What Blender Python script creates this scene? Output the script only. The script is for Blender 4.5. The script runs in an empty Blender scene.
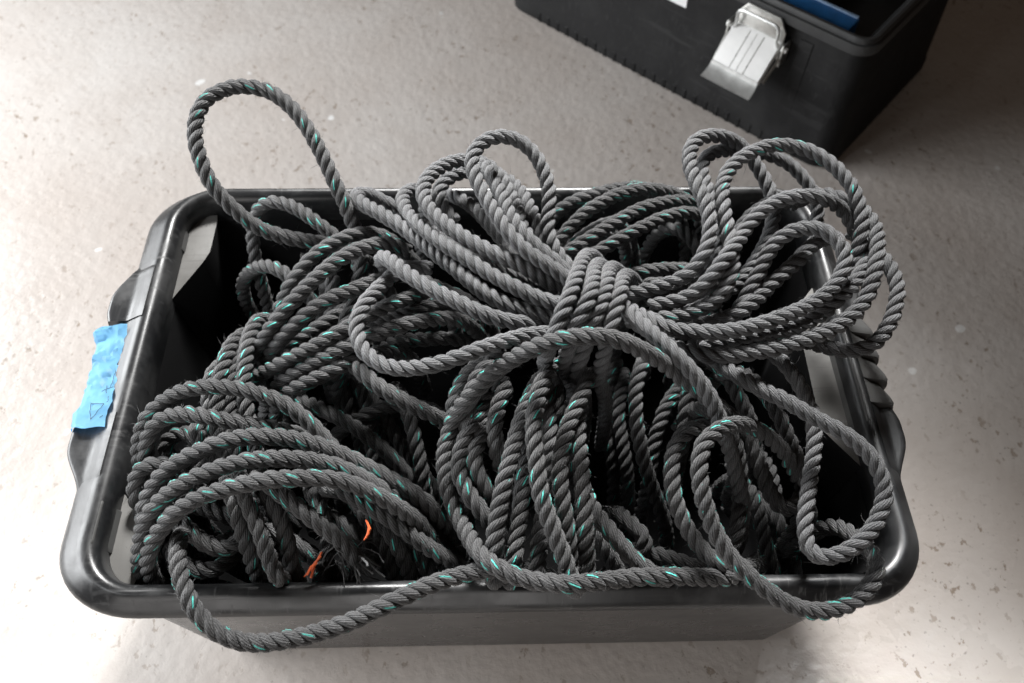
import bpy, bmesh, math, random
import numpy as np
from mathutils import Vector, Matrix, noise as mnoise

random.seed(7)
rng = np.random.default_rng(11)
scene = bpy.context.scene
COL = scene.collection
PI = math.pi

# ------------------------------------------------------------------ camera
CAM_RIGHT = (0.999609, -0.022495, 0.016621)
CAM_UP = (0.008924, 0.819702, 0.572720)
CAM_FWD = (0.026507, 0.572348, -0.819582)
CAM_POS = (-0.00839, -0.45925, 0.98384)
cam_data = bpy.data.cameras.new("camera")
cam = bpy.data.objects.new("camera", cam_data)
COL.objects.link(cam)
cam_data.sensor_width = 36.0
cam_data.lens = 900.0 / 1024.0 * 36.0
cam_data.clip_start = 0.02
cam_data.clip_end = 60
r_, u_, f_ = Vector(CAM_RIGHT), Vector(CAM_UP), Vector(CAM_FWD)
m4 = Matrix((r_, u_, -f_)).transposed().to_4x4()
m4.translation = Vector(CAM_POS)
cam.matrix_world = m4
cam_data.dof.use_dof = True
cam_data.dof.focus_distance = 0.76
cam_data.dof.aperture_fstop = 6.3
scene.camera = cam

# ------------------------------------------------------------------ helpers
def link(o, parent=None):
    COL.objects.link(o)
    if parent is not None:
        o.parent = parent
    return o

def tag(o, label, cat, group=None):
    o['label'] = label
    o['category'] = cat
    if group:
        o['group'] = group
    return o

def empty(name, loc=(0, 0, 0), rotz=0.0):
    o = bpy.data.objects.new(name, None)
    o.location = loc
    o.rotation_euler = (0, 0, rotz)
    return link(o)

def mesh_obj(name, bm, mats, parent=None, smooth=True, angle=40):
    bmesh.ops.recalc_face_normals(bm, faces=bm.faces)
    me = bpy.data.meshes.new(name)
    bm.to_mesh(me)
    bm.free()
    for m in (mats if isinstance(mats, (list, tuple)) else [mats]):
        me.materials.append(m)
    if smooth:
        me.shade_smooth()
        try:
            me.set_sharp_from_angle(angle=math.radians(angle))
        except Exception:
            pass
    o = bpy.data.objects.new(name, me)
    return link(o, parent)

def loft(bm, rings, closed_ring=True, cap0=False, cap1=False, closed_loft=False):
    vs = [[bm.verts.new(p) for p in ring] for ring in rings]
    n = len(vs[0])
    last = len(vs) if closed_loft else len(vs) - 1
    for i in range(last):
        a, b = vs[i], vs[(i + 1) % len(vs)]
        for j in range(n if closed_ring else n - 1):
            k = (j + 1) % n
            bm.faces.new((a[j], a[k], b[k], b[j]))
    if cap0: bm.faces.new(vs[0])
    if cap1: bm.faces.new(vs[-1])
    return vs

def prism(bm, poly, z0, z1, top_scale=None):
    """polygon in plan, extruded from z0 to z1 (z may be given per vertex for the top)"""
    n = len(poly)
    zt = z1 if isinstance(z1, (list, tuple)) else [z1] * n
    lo = [bm.verts.new((p[0], p[1], z0)) for p in poly]
    hi = [bm.verts.new((p[0], p[1], zt[i])) for i, p in enumerate(poly)]
    for i in range(n):
        k = (i + 1) % n
        bm.faces.new((lo[i], lo[k], hi[k], hi[i]))
    bm.faces.new(hi)
    bm.faces.new(lo[::-1])

def box(bm, c, s, rot=None):
    vs = []
    for dx in (-.5, .5):
        for dy in (-.5, .5):
            for dz in (-.5, .5):
                v = Vector((dx * s[0], dy * s[1], dz * s[2]))
                if rot is not None: v = rot @ v
                vs.append(bm.verts.new(Vector(c) + v))
    for f in ((0,1,3,2),(4,6,7,5),(0,4,5,1),(2,3,7,6),(0,2,6,4),(1,5,7,3)):
        bm.faces.new([vs[i] for i in f])

def bevel_all(bm, w, seg=2, ang=30):
    bmesh.ops.recalc_face_normals(bm, faces=bm.faces)
    es = [e for e in bm.edges if len(e.link_faces) == 2 and e.calc_face_angle() > math.radians(ang)]
    bmesh.ops.bevel(bm, geom=es, offset=w, segments=seg, profile=.6, affect='EDGES', clamp_overlap=True)

def tube(bm, pts, rad, n=8, caps=True):
    pts = [Vector(p) for p in pts]
    rings = []
    N = None
    for i, p in enumerate(pts):
        t = (pts[min(i + 1, len(pts) - 1)] - pts[max(i - 1, 0)]).normalized()
        if N is None:
            N = t.orthogonal().normalized()
        else:
            N = (N - t * N.dot(t)).normalized()
        B = t.cross(N)
        rr = rad[i] if isinstance(rad, (list, tuple)) else rad
        rings.append([p + rr * (math.cos(2 * PI * k / n) * N + math.sin(2 * PI * k / n) * B) for k in range(n)])
    loft(bm, rings, True, caps, caps)

def rrect(hx, hy, r, n=10, z=0.0):
    out = []
    for cx, cy, a0 in ((hx - r, hy - r, 0), (-hx + r, hy - r, 90), (-hx + r, -hy + r, 180), (hx - r, -hy + r, 270)):
        for k in range(n + 1):
            a = math.radians(a0 + 90 * k / n)
            out.append((cx + r * math.cos(a), cy + r * math.sin(a), z))
    return out

# ------------------------------------------------------------------ node helpers
class NT:
    def __init__(self, name):
        self.m = bpy.data.materials.new(name)
        self.m.use_nodes = True
        self.t = self.m.node_tree
        self.b = self.t.nodes['Principled BSDF']
    def n(self, typ, **kw):
        nd = self.t.nodes.new(typ)
        for k, v in kw.items():
            if k.startswith('i_'):
                nd.inputs[k[2:].replace('_', ' ')].default_value = v
            else:
                setattr(nd, k, v)
        return nd
    def l(self, a, b):
        self.t.links.new(a, b)
    def math(self, op, a, b=None, c=None, clamp=False):
        nd = self.t.nodes.new('ShaderNodeMath'); nd.operation = op; nd.use_clamp = clamp
        for i, v in enumerate((a, b, c)):
            if v is None: continue
            if hasattr(v, 'is_output') or hasattr(v, 'links'): self.l(v, nd.inputs[i])
            else: nd.inputs[i].default_value = v
        return nd.outputs[0]
    def noise(self, vec, scale, detail=3, rough=.55):
        nd = self.n('ShaderNodeTexNoise'); nd.inputs['Scale'].default_value = scale
        nd.inputs['Detail'].default_value = detail; nd.inputs['Roughness'].default_value = rough
        if vec is not None: self.l(vec, nd.inputs['Vector'])
        return nd.outputs['Fac']
    def ramp(self, fac, stops):
        nd = self.n('ShaderNodeValToRGB')
        el = nd.color_ramp.elements
        while len(el) < len(stops): el.new(.5)
        for e, (p, c) in zip(el, stops):
            e.position = p
            e.color = (*c, 1) if not isinstance(c, (int, float)) else (c, c, c, 1)
        self.l(fac, nd.inputs[0])
        return nd.outputs[0]
    def mix(self, fac, a, b):
        nd = self.n('ShaderNodeMix', data_type='RGBA')
        for s, v in ((nd.inputs[0], fac), (nd.inputs[6], a), (nd.inputs[7], b)):
            if hasattr(v, 'links'): self.l(v, s)
            else: s.default_value = v if isinstance(v, (int, float)) else (*v, 1)
        return nd.outputs[2]
    def bump(self, h, strength=.3, dist=.002, normal=None):
        nd = self.n('ShaderNodeBump'); nd.inputs['Strength'].default_value = strength
        nd.inputs['Distance'].default_value = dist
        self.l(h, nd.inputs['Height'])
        if normal is not None: self.l(normal, nd.inputs['Normal'])
        return nd.outputs[0]
    def set(self, **kw):
        names = {'color': 'Base Color', 'rough': 'Roughness', 'metal': 'Metallic', 'spec': 'Specular IOR Level', 'normal': 'Normal', 'sheen': 'Sheen Weight'}
        for k, v in kw.items():
            s = self.b.inputs[names[k]]
            if hasattr(v, 'links'): self.l(v, s)
            else: s.default_value = (*v, 1) if isinstance(v, (tuple, list)) and len(v) == 3 else v
        return self.m

def obj_coords(nt):
    return nt.n('ShaderNodeTexCoord').outputs['Object']

# ------------------------------------------------------------------ materials
def floor_material():
    t = NT('painted_concrete')
    v = obj_coords(t)
    big = t.noise(v, 1.7, 4)
    mid = t.noise(v, 9, 5, .6)
    base = t.mix(t.ramp(big, [(.35, 0), (.68, 1)]), (.58, .548, .52), (.50, .448, .41))
    base = t.mix(t.math('MULTIPLY', t.ramp(mid, [(.45, 0), (.75, 1)]), .35), base, (.43, .375, .335))
    # brown scuffs and chips in the paint, clustered
    clus = t.ramp(t.noise(v, 5.5, 3), [(.46, 0), (.62, 1)])
    wv = t.n('ShaderNodeMapping'); wv.inputs['Scale'].default_value = (1, .8, 1); wv.inputs['Rotation'].default_value = (0, 0, .6)
    t.l(v, wv.inputs[0])
    chip = t.ramp(t.noise(wv.outputs[0], 74, 5, .62), [(.605, 0), (.630, 1)])
    chip2 = t.ramp(t.noise(v, 140, 3, .6), [(.655, 0), (.685, 1)])
    c = t.math('MULTIPLY', chip, t.math('ADD', t.math('MULTIPLY', clus, .75), .22))
    c2 = t.math('MULTIPLY', chip2, t.math('ADD', t.math('MULTIPLY', clus, .5), .2))
    base = t.mix(c, base, (.29, .235, .19))
    base = t.mix(c2, base, (.16, .14, .12))
    spot = t.ramp(t.noise(v, 26, 1, .4), [(.765, 0), (.785, 1)])
    base = t.mix(t.math('MULTIPLY', spot, .8), base, (.82, .82, .81))
    lump = t.n('ShaderNodeTexVoronoi', feature='SMOOTH_F1'); lump.inputs['Scale'].default_value = 75; lump.inputs['Smoothness'].default_value = .6
    t.l(v, lump.inputs['Vector'])
    h = t.math('ADD', t.math('MULTIPLY', t.noise(v, 95, 4, .6), 1.2), t.math('MULTIPLY', lump.outputs['Distance'], -.7))
    h = t.math('ADD', h, t.math('MULTIPLY', t.noise(v, 24, 3, .5), 1.4))
    h = t.math('SUBTRACT', h, t.math('MULTIPLY', c, .5))
    nb = t.bump(h, .28, .0022)
    rg = t.ramp(t.noise(v, 12, 4, .6), [(.3, .20), (.7, .38)])
    return t.set(color=base, rough=rg, normal=nb, spec=.5)

def plastic(name, col, rough=.38, scuff=.5, dust=(.20, .20, .20), bump=.06, spec=.5):
    t = NT(name)
    v = obj_coords(t)
    n1 = t.noise(v, 14, 5, .65)
    mp = t.n('ShaderNodeMapping'); mp.inputs['Scale'].default_value = (9, 260, 90); mp.inputs['Rotation'].default_value = (.2, .3, .5)
    t.l(v, mp.inputs[0])
    sc = t.ramp(t.noise(mp.outputs[0], 1.0, 3, .6), [(.575, 0), (.64, 1)])
    mp2 = t.n('ShaderNodeMapping'); mp2.inputs['Scale'].default_value = (230, 11, 70); mp2.inputs['Rotation'].default_value = (.1, -.2, -.35)
    t.l(v, mp2.inputs[0])
    sc2 = t.ramp(t.noise(mp2.outputs[0], 1.0, 3, .6), [(.585, 0), (.65, 1)])
    dirt = t.math('MULTIPLY', t.ramp(n1, [(.46, 0), (.72, 1)]), scuff * .5)
    marks = t.math('MULTIPLY', t.math('MULTIPLY', t.math('MAXIMUM', sc, sc2), t.ramp(t.noise(v, 7, 2), [(.42, .1), (.62, 1)])), scuff * .6)
    sp = t.math('MULTIPLY', t.ramp(t.noise(v, 420, 2, .5), [(.70, 0), (.74, 1)]), scuff * .45)
    fac = t.math('MAXIMUM', t.math('MAXIMUM', dirt, marks), sp)
    base = t.mix(fac, col, dust)
    rg = t.math('ADD', t.math('MULTIPLY', n1, .28), rough - .12)
    rg = t.math('ADD', rg, t.math('MULTIPLY', fac, .5))
    nb = t.bump(t.math('ADD', t.noise(v, 700, 2), t.math('MULTIPLY', t.noise(v, 40, 3), 2.0)), bump, .0006)
    return t.set(color=base, rough=rg, normal=nb, spec=spec)

KAPPA = 37.0
def rope_material(name, dark, light, tracer):
    t = NT(name)
    uv = t.n('ShaderNodeTexCoord').outputs['UV']
    sep = t.n('ShaderNodeSeparateXYZ'); t.l(uv, sep.inputs[0])
    u, v = sep.outputs[0], sep.outputs[1]
    ob = obj_coords(t)
    w = t.math('ADD', v, t.math('MULTIPLY', u, KAPPA))           # constant along one yarn
    yarn = t.math('SINE', t.math('MULTIPLY', w, 2 * PI * 11))
    cmb = t.n('ShaderNodeCombineXYZ')
    t.l(t.math('MULTIPLY', w, 60), cmb.inputs[0]); t.l(t.math('MULTIPLY', u, 170), cmb.inputs[1])
    fib = t.noise(cmb.outputs[0], 1.0, 3, .65)
    patch = t.noise(ob, 16, 4, .6)
    fine = t.noise(ob, 900, 2, .5)
    f = t.math('ADD', t.math('MULTIPLY', fib, .55), t.math('MULTIPLY', patch, .6))
    f = t.math('ADD', f, t.math('MULTIPLY', yarn, .075))
    f = t.math('ADD', f, t.math('MULTIPLY', t.math('SUBTRACT', fine, .5), .5))
    base = t.mix(t.ramp(f, [(.42, 0), (.78, 1)]), dark, light)
    if tracer:
        fr = t.math('FRACT', w)
        d = t.math('ABSOLUTE', t.math('SUBTRACT', fr, .5))
        line = t.ramp(d, [(.019, 1), (.033, 0)])
        out_ = t.math('ABSOLUTE', t.math('SUBTRACT', t.math('FRACT', t.math('ADD', v, .5)), .5))
        line = t.math('MULTIPLY', line, t.ramp(out_, [(.105, 1), (.14, 0)]))
        gate = t.ramp(t.noise(ob, 34, 1, .3), [(.38, 0), (.42, 1)])
        wear = t.ramp(fib, [(.30, .45), (.50, 1)])
        fl = t.math('MULTIPLY', t.math('MULTIPLY', line, gate), wear)
        base = t.mix(fl, base, (.07, .60, .52))
    h = t.math('ADD', t.math('MULTIPLY', yarn, .45), t.math('ADD', t.math('MULTIPLY', fib, 1.3), t.math('MULTIPLY', fine, 1.0)))
    nb = t.bump(h, .8, .0009)
    return t.set(color=base, rough=.58, normal=nb, spec=.4, sheen=.15)

def simple(name, col, rough=.5, metal=0.0, nscale=60, var=.25, bump=.1, bdist=.0005):
    t = NT(name)
    v = obj_coords(t)
    n = t.noise(v, nscale, 4, .6)
    dk = tuple(c * (1 - var) for c in col); lt = tuple(min(1, c * (1 + var * .6)) for c in col)
    base = t.mix(t.ramp(n, [(.3, 0), (.7, 1)]), dk, lt)
    rg = t.math('ADD', t.math('MULTIPLY', n, .2), rough - .1)
    nb = t.bump(t.noise(v, nscale * 4, 3), bump, bdist)
    return t.set(color=base, rough=rg, metal=metal, normal=nb)

M_floor = floor_material()
M_bin = plastic('black_bin_plastic', (.0125, .013, .014), .31, .8, (.11, .11, .11))
M_facet = plastic('lit_scuffed_plastic', (.06, .06, .059), .6, .9, (.14, .137, .13))  # base grey raised to hold the light on the facets, plus scuffs
M_binwall = plastic('black_bin_wall_plastic', (.042, .042, .043), .26, .12, (.08, .08, .08))
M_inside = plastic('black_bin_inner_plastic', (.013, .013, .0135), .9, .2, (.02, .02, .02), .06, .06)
M_ledge = plastic('lit_ledge_plastic', (.145, .142, .135), .6, .9, (.08, .077, .072))  # pale base holds the light falling on the ledge tops
M_tool = plastic('black_toolbox_plastic', (.0085, .0085, .009), .58, .7, (.05, .05, .05), .3, .2)
M_tray = plastic('toolbox_tray_plastic', (.032, .033, .034), .40, .6, (.07, .07, .07))
M_blue = simple('blue_plastic', (.018, .15, .42), .38, 0, 40, .3)
M_tape = simple('blue_masking_tape', (.21, .52, .78), .5, 0, 60, .10, .12)
M_ink = simple('dark_ink', (.02, .03, .07), .6)
M_metal = simple('zinc_plated_steel', (.93, .93, .92), .40, .10, 45, .05, .1)
M_lip = simple('brushed_steel', (.66, .67, .66), .36, .6, 60, .2, .2)
M_wire = simple('steel_wire', (.62, .62, .60), .3, .85, 60, .2)
M_paper = simple('white_paper', (.75, .75, .76), .7, 0, 30, .1)
M_orange = simple('orange_fibre', (.75, .13, .03), .6)
M_worn = rope_material('worn_grey_rope', (.048, .049, .051), (.162, .164, .170), False)
M_wornT = rope_material('worn_grey_rope_tracer', (.048, .049, .051), (.162, .164, .170), True)
M_dark = rope_material('dark_rope', (.0165, .0166, .0172), (.104, .104, .106), False)
M_darkT = rope_material('dark_rope_tracer', (.0165, .0166, .0172), (.104, .104, .106), True)
M_fuzz = simple('rope_fuzz', (.10, .10, .102), .7)

# ------------------------------------------------------------------ floor
bm = bmesh.new()
g = 5.0
bm.faces.new([bm.verts.new(p) for p in ((-g, -g, 0), (g, -g, 0), (g, g, 0), (-g, g, 0))])
fl = mesh_obj('floor', bm, M_floor, smooth=False)
fl['kind'] = 'structure'

# ------------------------------------------------------------------ storage bin
H = .300
AX, AY, CR = .330, .2147, .046
bin_ = empty('storage_bin')
tag(bin_, 'black plastic storage bin full of coiled ropes standing on the painted floor', 'storage bin')

def ring(off, z, n=12):
    # the lip is widest on the left end, narrow along the long sides
    out = []
    base = rrect(AX, AY, CR, n, z)
    wide = rrect(AX + off, AY + off, max(.012, CR + off), n, z)
    for (bx, by, _), (x, y, _) in zip(base, wide):
        kx = 1.0 if off < 0 else (.64 if x > 0 else 1.0)
        ky = 1.0 if off < 0 else .52
        out.append((bx + (x - bx) * kx, by + (y - by) * ky, z))
    return out

# rim: closed rounded lip that hangs over the outside
prof = [(-.0115, .262), (-.0112, .280), (-.0100, .290), (-.0070, .2968), (-.0030, .2996), (.0012, .2998), (.0050, .2988),
        (.0090, .2965), (.0140, .2935), (.0190, .2905), (.0235, .2875), (.0260, .2845), (.0268, .2815), (.0258, .2798),
        (.0240, .2812), (.0220, .2845), (.0135, .2880), (.0040, .2910), (-.0050, .2850), (-.0068, .2620)]
bm = bmesh.new()
loft(bm, [ring(o, z) for o, z in prof], closed_loft=True)
mesh_obj('rim', bm, M_bin, bin_, angle=50)
# body: outer and inner wall in one skin
bm = bmesh.new()
body = [(-.0020, .2860), (-.0030, .2640), (-.0060, .2400), (-.0380, .020), (-.0420, .005), (-.0500, .0005)]
inner = [(-.0540, .0040), (-.0450, .0090), (-.0410, .0220), (-.0150, .2300), (-.0118, .2640), (-.0060, .2860)]
vs = loft(bm, [ring(o, z) for o, z in body])
bm.faces.new(vs[-1])
vi = loft(bm, [ring(o, z) for o, z in inner])
bm.faces.new(vi[0])
n = len(vs[0])
for j in range(n):
    k = (j + 1) % n
    bm.faces.new((vs[0][j], vs[0][k], vi[-1][k], vi[-1][j]))
for v in vi:
    for w_ in v:
        for f in w_.link_faces: f.material_index = 1
mesh_obj('body', bm, [M_binwall, M_inside], bin_, angle=50)

# moulded ledges below the rim, one wide one between the handles' ends, two in the corners
def ledge(poly, zt=.277):
    bm = bmesh.new()
    prism(bm, poly, zt - .16, zt)
    for v in bm.verts:                       # draw the foot back towards the wall
        if v.co.z < zt - .1:
            s = 1 if v.co.x > 0 else -1
            v.co.x = s * (.294 if abs(v.co.x) < .3 else .302)
            v.co.y = max(-.165, min(.165, v.co.y))
    bevel_all(bm, .0016, 2)
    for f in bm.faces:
        f.material_index = 0 if f.normal.z > .6 else 1  # lit tops pale, shaded sides dark, both put into the colour
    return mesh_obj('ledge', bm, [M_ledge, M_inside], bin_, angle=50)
wl = .3190
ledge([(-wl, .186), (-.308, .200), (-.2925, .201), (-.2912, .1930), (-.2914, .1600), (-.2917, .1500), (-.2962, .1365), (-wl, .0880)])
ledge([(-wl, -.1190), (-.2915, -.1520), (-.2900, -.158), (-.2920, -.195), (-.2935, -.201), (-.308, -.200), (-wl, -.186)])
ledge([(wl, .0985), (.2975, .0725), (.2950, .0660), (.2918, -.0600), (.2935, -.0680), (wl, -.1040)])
# scuffed sloping panels between ledges and lip, catching light painted into their grey
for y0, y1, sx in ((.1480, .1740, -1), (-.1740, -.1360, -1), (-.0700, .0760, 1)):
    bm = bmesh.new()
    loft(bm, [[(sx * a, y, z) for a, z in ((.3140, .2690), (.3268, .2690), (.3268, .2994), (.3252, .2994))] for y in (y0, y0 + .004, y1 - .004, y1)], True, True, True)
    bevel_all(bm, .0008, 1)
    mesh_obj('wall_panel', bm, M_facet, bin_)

# handles: two curved horns and a grip bar on each short side
def lip_z(o, sx):
    o = o / (1.0 if sx < 0 else .64)
    return float(np.interp(o, [0, .0050, .0090, .0140, .0190, .0235, .0260, .0268], [.2999, .2988, .2965, .2935, .2905, .2875, .2845, .2815]))
def horn(sx, sy, out):
    # cross sections from the plain lip to the grip, the outline swinging out in an S
    flange = .0268 * (1.0 if sx < 0 else .64)
    rings = []
    for k in range(25):
        a = k / 24
        y = .1225 - a * .0700
        b = min(1, a / .62)
        e = .330 + flange - .0008 + (out - .330 - flange) * (.5 - .5 * math.cos(PI * b)) ** .9
        if y < .066: e -= .0035 * ((.066 - y) / .0135) ** 1.5
        lift = -.0025 + .0037 * min(1, a / .16)
        ring_ = []
        for q in range(9):
            o = .003 + (e - .333 - .004) * q / 8
            z = max(lip_z(o, sx), .2895) if o > flange * .55 else lip_z(o, sx)
            ring_.append((sx * (.330 + o), sy * y, z + lift))
        zt = ring_[-1][2]
        for da, dz in ((.0022, .0006), (.0036, .0022), (.0042, .0050)):
            ring_.append((sx * (e - .0042 + da), sy * y, zt - dz))
        ring_ += [(sx * e, sy * y, .268), (sx * .333, sy * y, .268)]
        rings.append(ring_)
    bm = bmesh.new()
    loft(bm, rings, True, True, True)
    return mesh_obj('handle_horn', bm, M_bin, bin_, angle=48)
for sx, out in ((-1, .3735), (1, .3610)):
    for sy in (-1, 1):
        horn(sx, sy, out)
# finger grips (right side bare, left side under the tape)
bm = bmesh.new()
box(bm, (-.3495, 0, .268), (.030, .1050, .026))
bevel_all(bm, .004, 3)
mesh_obj('grip', bm, M_binwall, bin_)
bm = bmesh.new()
for k in range(4):
    y1 = .0512 - k * .0257
    y0 = y1 - .0252
    o = .3600 - .0012 * (k % 2)
    prof2 = [(.3325, .3000), (.3380, .2990), (o - .006, .2962), (o - .002, .2925), (o, .2860), (o, .2650), (.3325, .2650)]
    rings = []
    for y, d in ((y1, -.0070), (y1 - .002, -.0064), (y0 + .009, -.0010), (y0 + .003, .0000), (y0 + .0006, -.0012), (y0, -.0070)):
        rings.append([(x + (d * .5 if x > .345 else 0), y, z + (d * min(1, (x - .3325) / .012) if z > .27 else 0)) for x, z in prof2])
    loft(bm, rings, True, True, True)
mesh_obj('grip', bm, M_facet, bin_, angle=35)  # paler grey stands in for light reflected off the ribs

# blue tape wrapped over the left grip, crumpled into flat facets
NY, NX = 34, 12
def tape_z(i, j):
    ty = j / NY
    tx = i / NX
    y = .0462 - ty * .1130 + .0026 * mnoise.noise(Vector((tx * 3, ty * 2, 5))) - .004 * tx * (1 - ty)
    wob = .0022 * mnoise.noise(Vector((ty * 6, 3.1, 0))) + .0008 * mnoise.noise(Vector((ty * 31, 9.1, 0)))
    wob2 = .0024 * mnoise.noise(Vector((ty * 5, 7.7, 0))) + .0010 * mnoise.noise(Vector((ty * 31, 1.1, 0)))
    w = tx * .034
    x0 = -.3402 + wob - .0065 * (1 - ty)
    flat = .0215 + .004 * ty + wob2
    rr = .005
    if w < flat:
        x, z, nx, nz = x0 - w, .2885 - .15 * max(0, w - .008), 0, 1
    elif w < flat + rr * PI / 2:
        a = (w - flat) / rr
        x, z = x0 - flat - rr * math.sin(a), .2860 - rr * (1 - math.cos(a)); nx, nz = -math.sin(a), math.cos(a)
    else:
        e = w - flat - rr * PI / 2
        x, z = x0 - flat - rr, .2860 - rr - e; nx, nz = -1, 0
    p = Vector((tx * 2.0, ty * 8, .4))
    amp = 1.0 if ty < .60 else .55
    q_ = max(0.0, min(1.0, (ty - .42) / .46)); z += .0068 * q_ * q_ * (3 - 2 * q_)
    wr = amp * (.0045 * abs(mnoise.noise(p * .8)) + .0032 * abs(mnoise.noise(p * 1.7 + Vector((3, 1, 0)))) + .0011 * mnoise.noise(p * 4.3))
    if ty < .12: wr += .0035 * (1 - ty / .12)
    return Vector((x + nx * wr, y, z + nz * wr + .0020))
bm = bmesh.new()
grid = [[bm.verts.new(tape_z(i, j)) for i in range(NX + 1)] for j in range(NY + 1)]
for j in range(NY):
    for i in range(NX):
        a, b, c, d = grid[j][i], grid[j][i + 1], grid[j + 1][i + 1], grid[j + 1][i]
        if (i + j) % 2: bm.faces.new((a, b, c)); bm.faces.new((a, c, d))
        else: bm.faces.new((a, b, d)); bm.faces.new((b, c, d))
bmesh.ops.solidify(bm, geom=bm.faces[:], thickness=.0003)
tape = mesh_obj('tape', bm, M_tape, bin_, angle=28)
tape['label'] = 'crumpled blue masking tape with pen marks on the left handle'
bm = bmesh.new()
def pen(pts):
    P = []
    for a, b in zip(pts[:-1], pts[1:]):
        for k in range(9):
            s = k / 8
            tx = a[0] * (1 - s) + b[0] * s; ty = a[1] * (1 - s) + b[1] * s
            q = tape_z(tx * NX, ty * NY)
            P.append(q + Vector((-.0001, 0, .0007)))
    tube(bm, P, .00024, 5)
pen([(.08, .45), (.12, .62)]); pen([(.30, .66), (.05, .62)]); pen([(.22, .60), (.16, .69)])
pen([(.55, .76), (.36, .93)]); pen([(.54, .765), (.14, .80)]); pen([(.14, .80), (.36, .93)]); pen([(.10, .72), (.10, .78)]); pen([(.14, .92), (.08, .90)])
mesh_obj('pen_mark', bm, M_ink, tape)

# ------------------------------------------------------------------ toolbox
S0 = Vector((.5095, .5514, 0))
ang = math.atan2(.66780023, -.74434055)        # x axis runs along the front, away from the near corner
tb = empty('toolbox', S0, ang)
tag(tb, 'black plastic toolbox with a silver metal latch behind the rope bin', 'toolbox')
# local frame: +x along the front, depth is -y (to the back)
TW, TD, TH = .62, .34, .222
def tring(o, z, r=.022, n=6):
    return [(x + TW / 2, y - TD / 2, z) for x, y, _ in rrect(TW / 2 + o, TD / 2 + o, max(.006, r + o), n)]
bm = bmesh.new()
outs = [(.007, .001), (.0125, .006), (.0125, .022), (.010, .03), (.001, .190), (.0, .196)]
rg_ = [tring(o, z) for o, z in outs] + [tring(-.006, .196), tring(-.006, .19), tring(-.012, .03)]
vs = loft(bm, rg_)
bm.faces.new(vs[0][::-1]); bm.faces.new(vs[-1])
mesh_obj('body', bm, M_tool, tb, angle=35)
bm = bmesh.new()
lip = [(-.008, .198), (.004, .198), (.0085, .2005), (.0095, .208), (.0085, .2145), (.0045, .2150), (.0040, .2200), (.0020, .2225), (-.003, .2225), (-.0050, .2195), (-.0075, .2150), (-.0085, .206)]
loft(bm, [tring(o, z) for o, z in lip], closed_loft=True)
mesh_obj('rim', bm, M_tray, tb, angle=50)
# inner tray
bm = bmesh.new()
tr = [(-.010, .212), (-.014, .206), (-.022, .13), (-.026, .125)]
v2 = loft(bm, [tring(o, z) for o, z in tr]); bm.faces.new(v2[-1])
for (cx, cy, sx_, sy_) in ((.12, -.16, .004, .26), (.30, -.16, .004, .26)):
    box(bm, (cx, cy, .155), (sx_, sy_, .06))
mesh_obj('tray', bm, M_tray, tb, angle=40)
# moulded uprights and the row of base ribs on the front
bm = bmesh.new()
loft(bm, [[(.083 + w * k_, y + .0095 - z * .045, z) for w, y in ((-.015, -.003), (-.011, .0016), (.011, .0016), (.015, -.003))] for z, k_ in ((.034, 1.0), (.185, .85))], True, True, True)
mesh_obj('front_rib', bm, M_tool, tb)
for k in range(26):
    bm = bmesh.new()
    x0 = .045 + k * .0205
    loft(bm, [[(x0 + w, y, z) for w, y in ((-.0040, -.002), (-.0030, t_), (.0030, t_), (.0040, -.002))] for z, t_ in ((.0030, .0110), (.008, .0140), (.021, .0140), (.026, .0090))], True, True, True)
    mesh_obj('base_rib', bm, M_tool, tb, smooth=False)
# latch, its lever swung half open
lx = .153
HWD = .0385
bm = bmesh.new()
sec = [(-HWD - .0015, -.007), (-HWD, .0), (-.006, .0012), (.0, .0013), (.006, .0012), (HWD, .0), (HWD + .0015, -.007)]
du = Vector((0, .045, -.041)).normalized()          # down the lever
no = Vector((0, du.y * 0 - du.z, du.y)).normalized()  # its outward side
P0 = Vector((lx, .0175, .1740))
rings = []
for a, lift in ((-.006, -.003), (0, 0), (.030, .0012), (.0600, 0)):
    c = P0 + du * a + no * lift
    rings.append([c + Vector((x, 0, 0)) + no * h for x, h in sec] + [c + Vector((HWD - .001, 0, 0)) - no * .009, c + Vector((-HWD + .001, 0, 0)) - no * .009])
loft(bm, rings, True, True, True)
plate = mesh_obj('latch', bm, M_metal, tb, angle=30)
bm = bmesh.new()           # flared lower lip of the latch
rings = []
for a, h, w in ((.0590, .0022, HWD + .0005), (.0630, -.0010, HWD + .001), (.0700, -.0015, HWD + .002), (.0830, .0020, HWD + .003), (.0860, .0040, HWD + .003)):
    c = P0 + du * a + no * h
    rings.append([c + Vector((-w, 0, 0)), c + Vector((w, 0, 0)), c + Vector((w, 0, 0)) - no * .0014, c + Vector((-w, 0, 0)) - no * .0014])
loft(bm, rings, True, True, True)
mesh_obj('latch_lip', bm, M_lip, plate, angle=25)
for gx in (-.0125, -.001, .0105):   # pressed grooves
    bm = bmesh.new()
    tube(bm, [P0 + Vector((gx, 0, 0)) + du * a + no * h for a, h in ((.001, .0008), (.030, .0020), (.0585, .0008))], .0009, 6)
    mesh_obj('groove', bm, M_wire, plate)
bm = bmesh.new()           # wire bail
bw = .0335
pts = [(lx - bw - .006, .016, .150), (lx - bw - .005, .020, .166), (lx - bw, .0235, .178), (lx - bw, .0255, .194)]
for k in range(7):
    a = PI / 2 * k / 6
    pts.append((lx - bw + .009 * (1 - math.cos(a)), .0255, .194 + .009 * math.sin(a)))
for k in range(7):
    a = PI / 2 * k / 6
    pts.append((lx + bw - .009 + .009 * math.sin(a), .0255, .203 - .009 * (1 - math.cos(a))))
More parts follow.
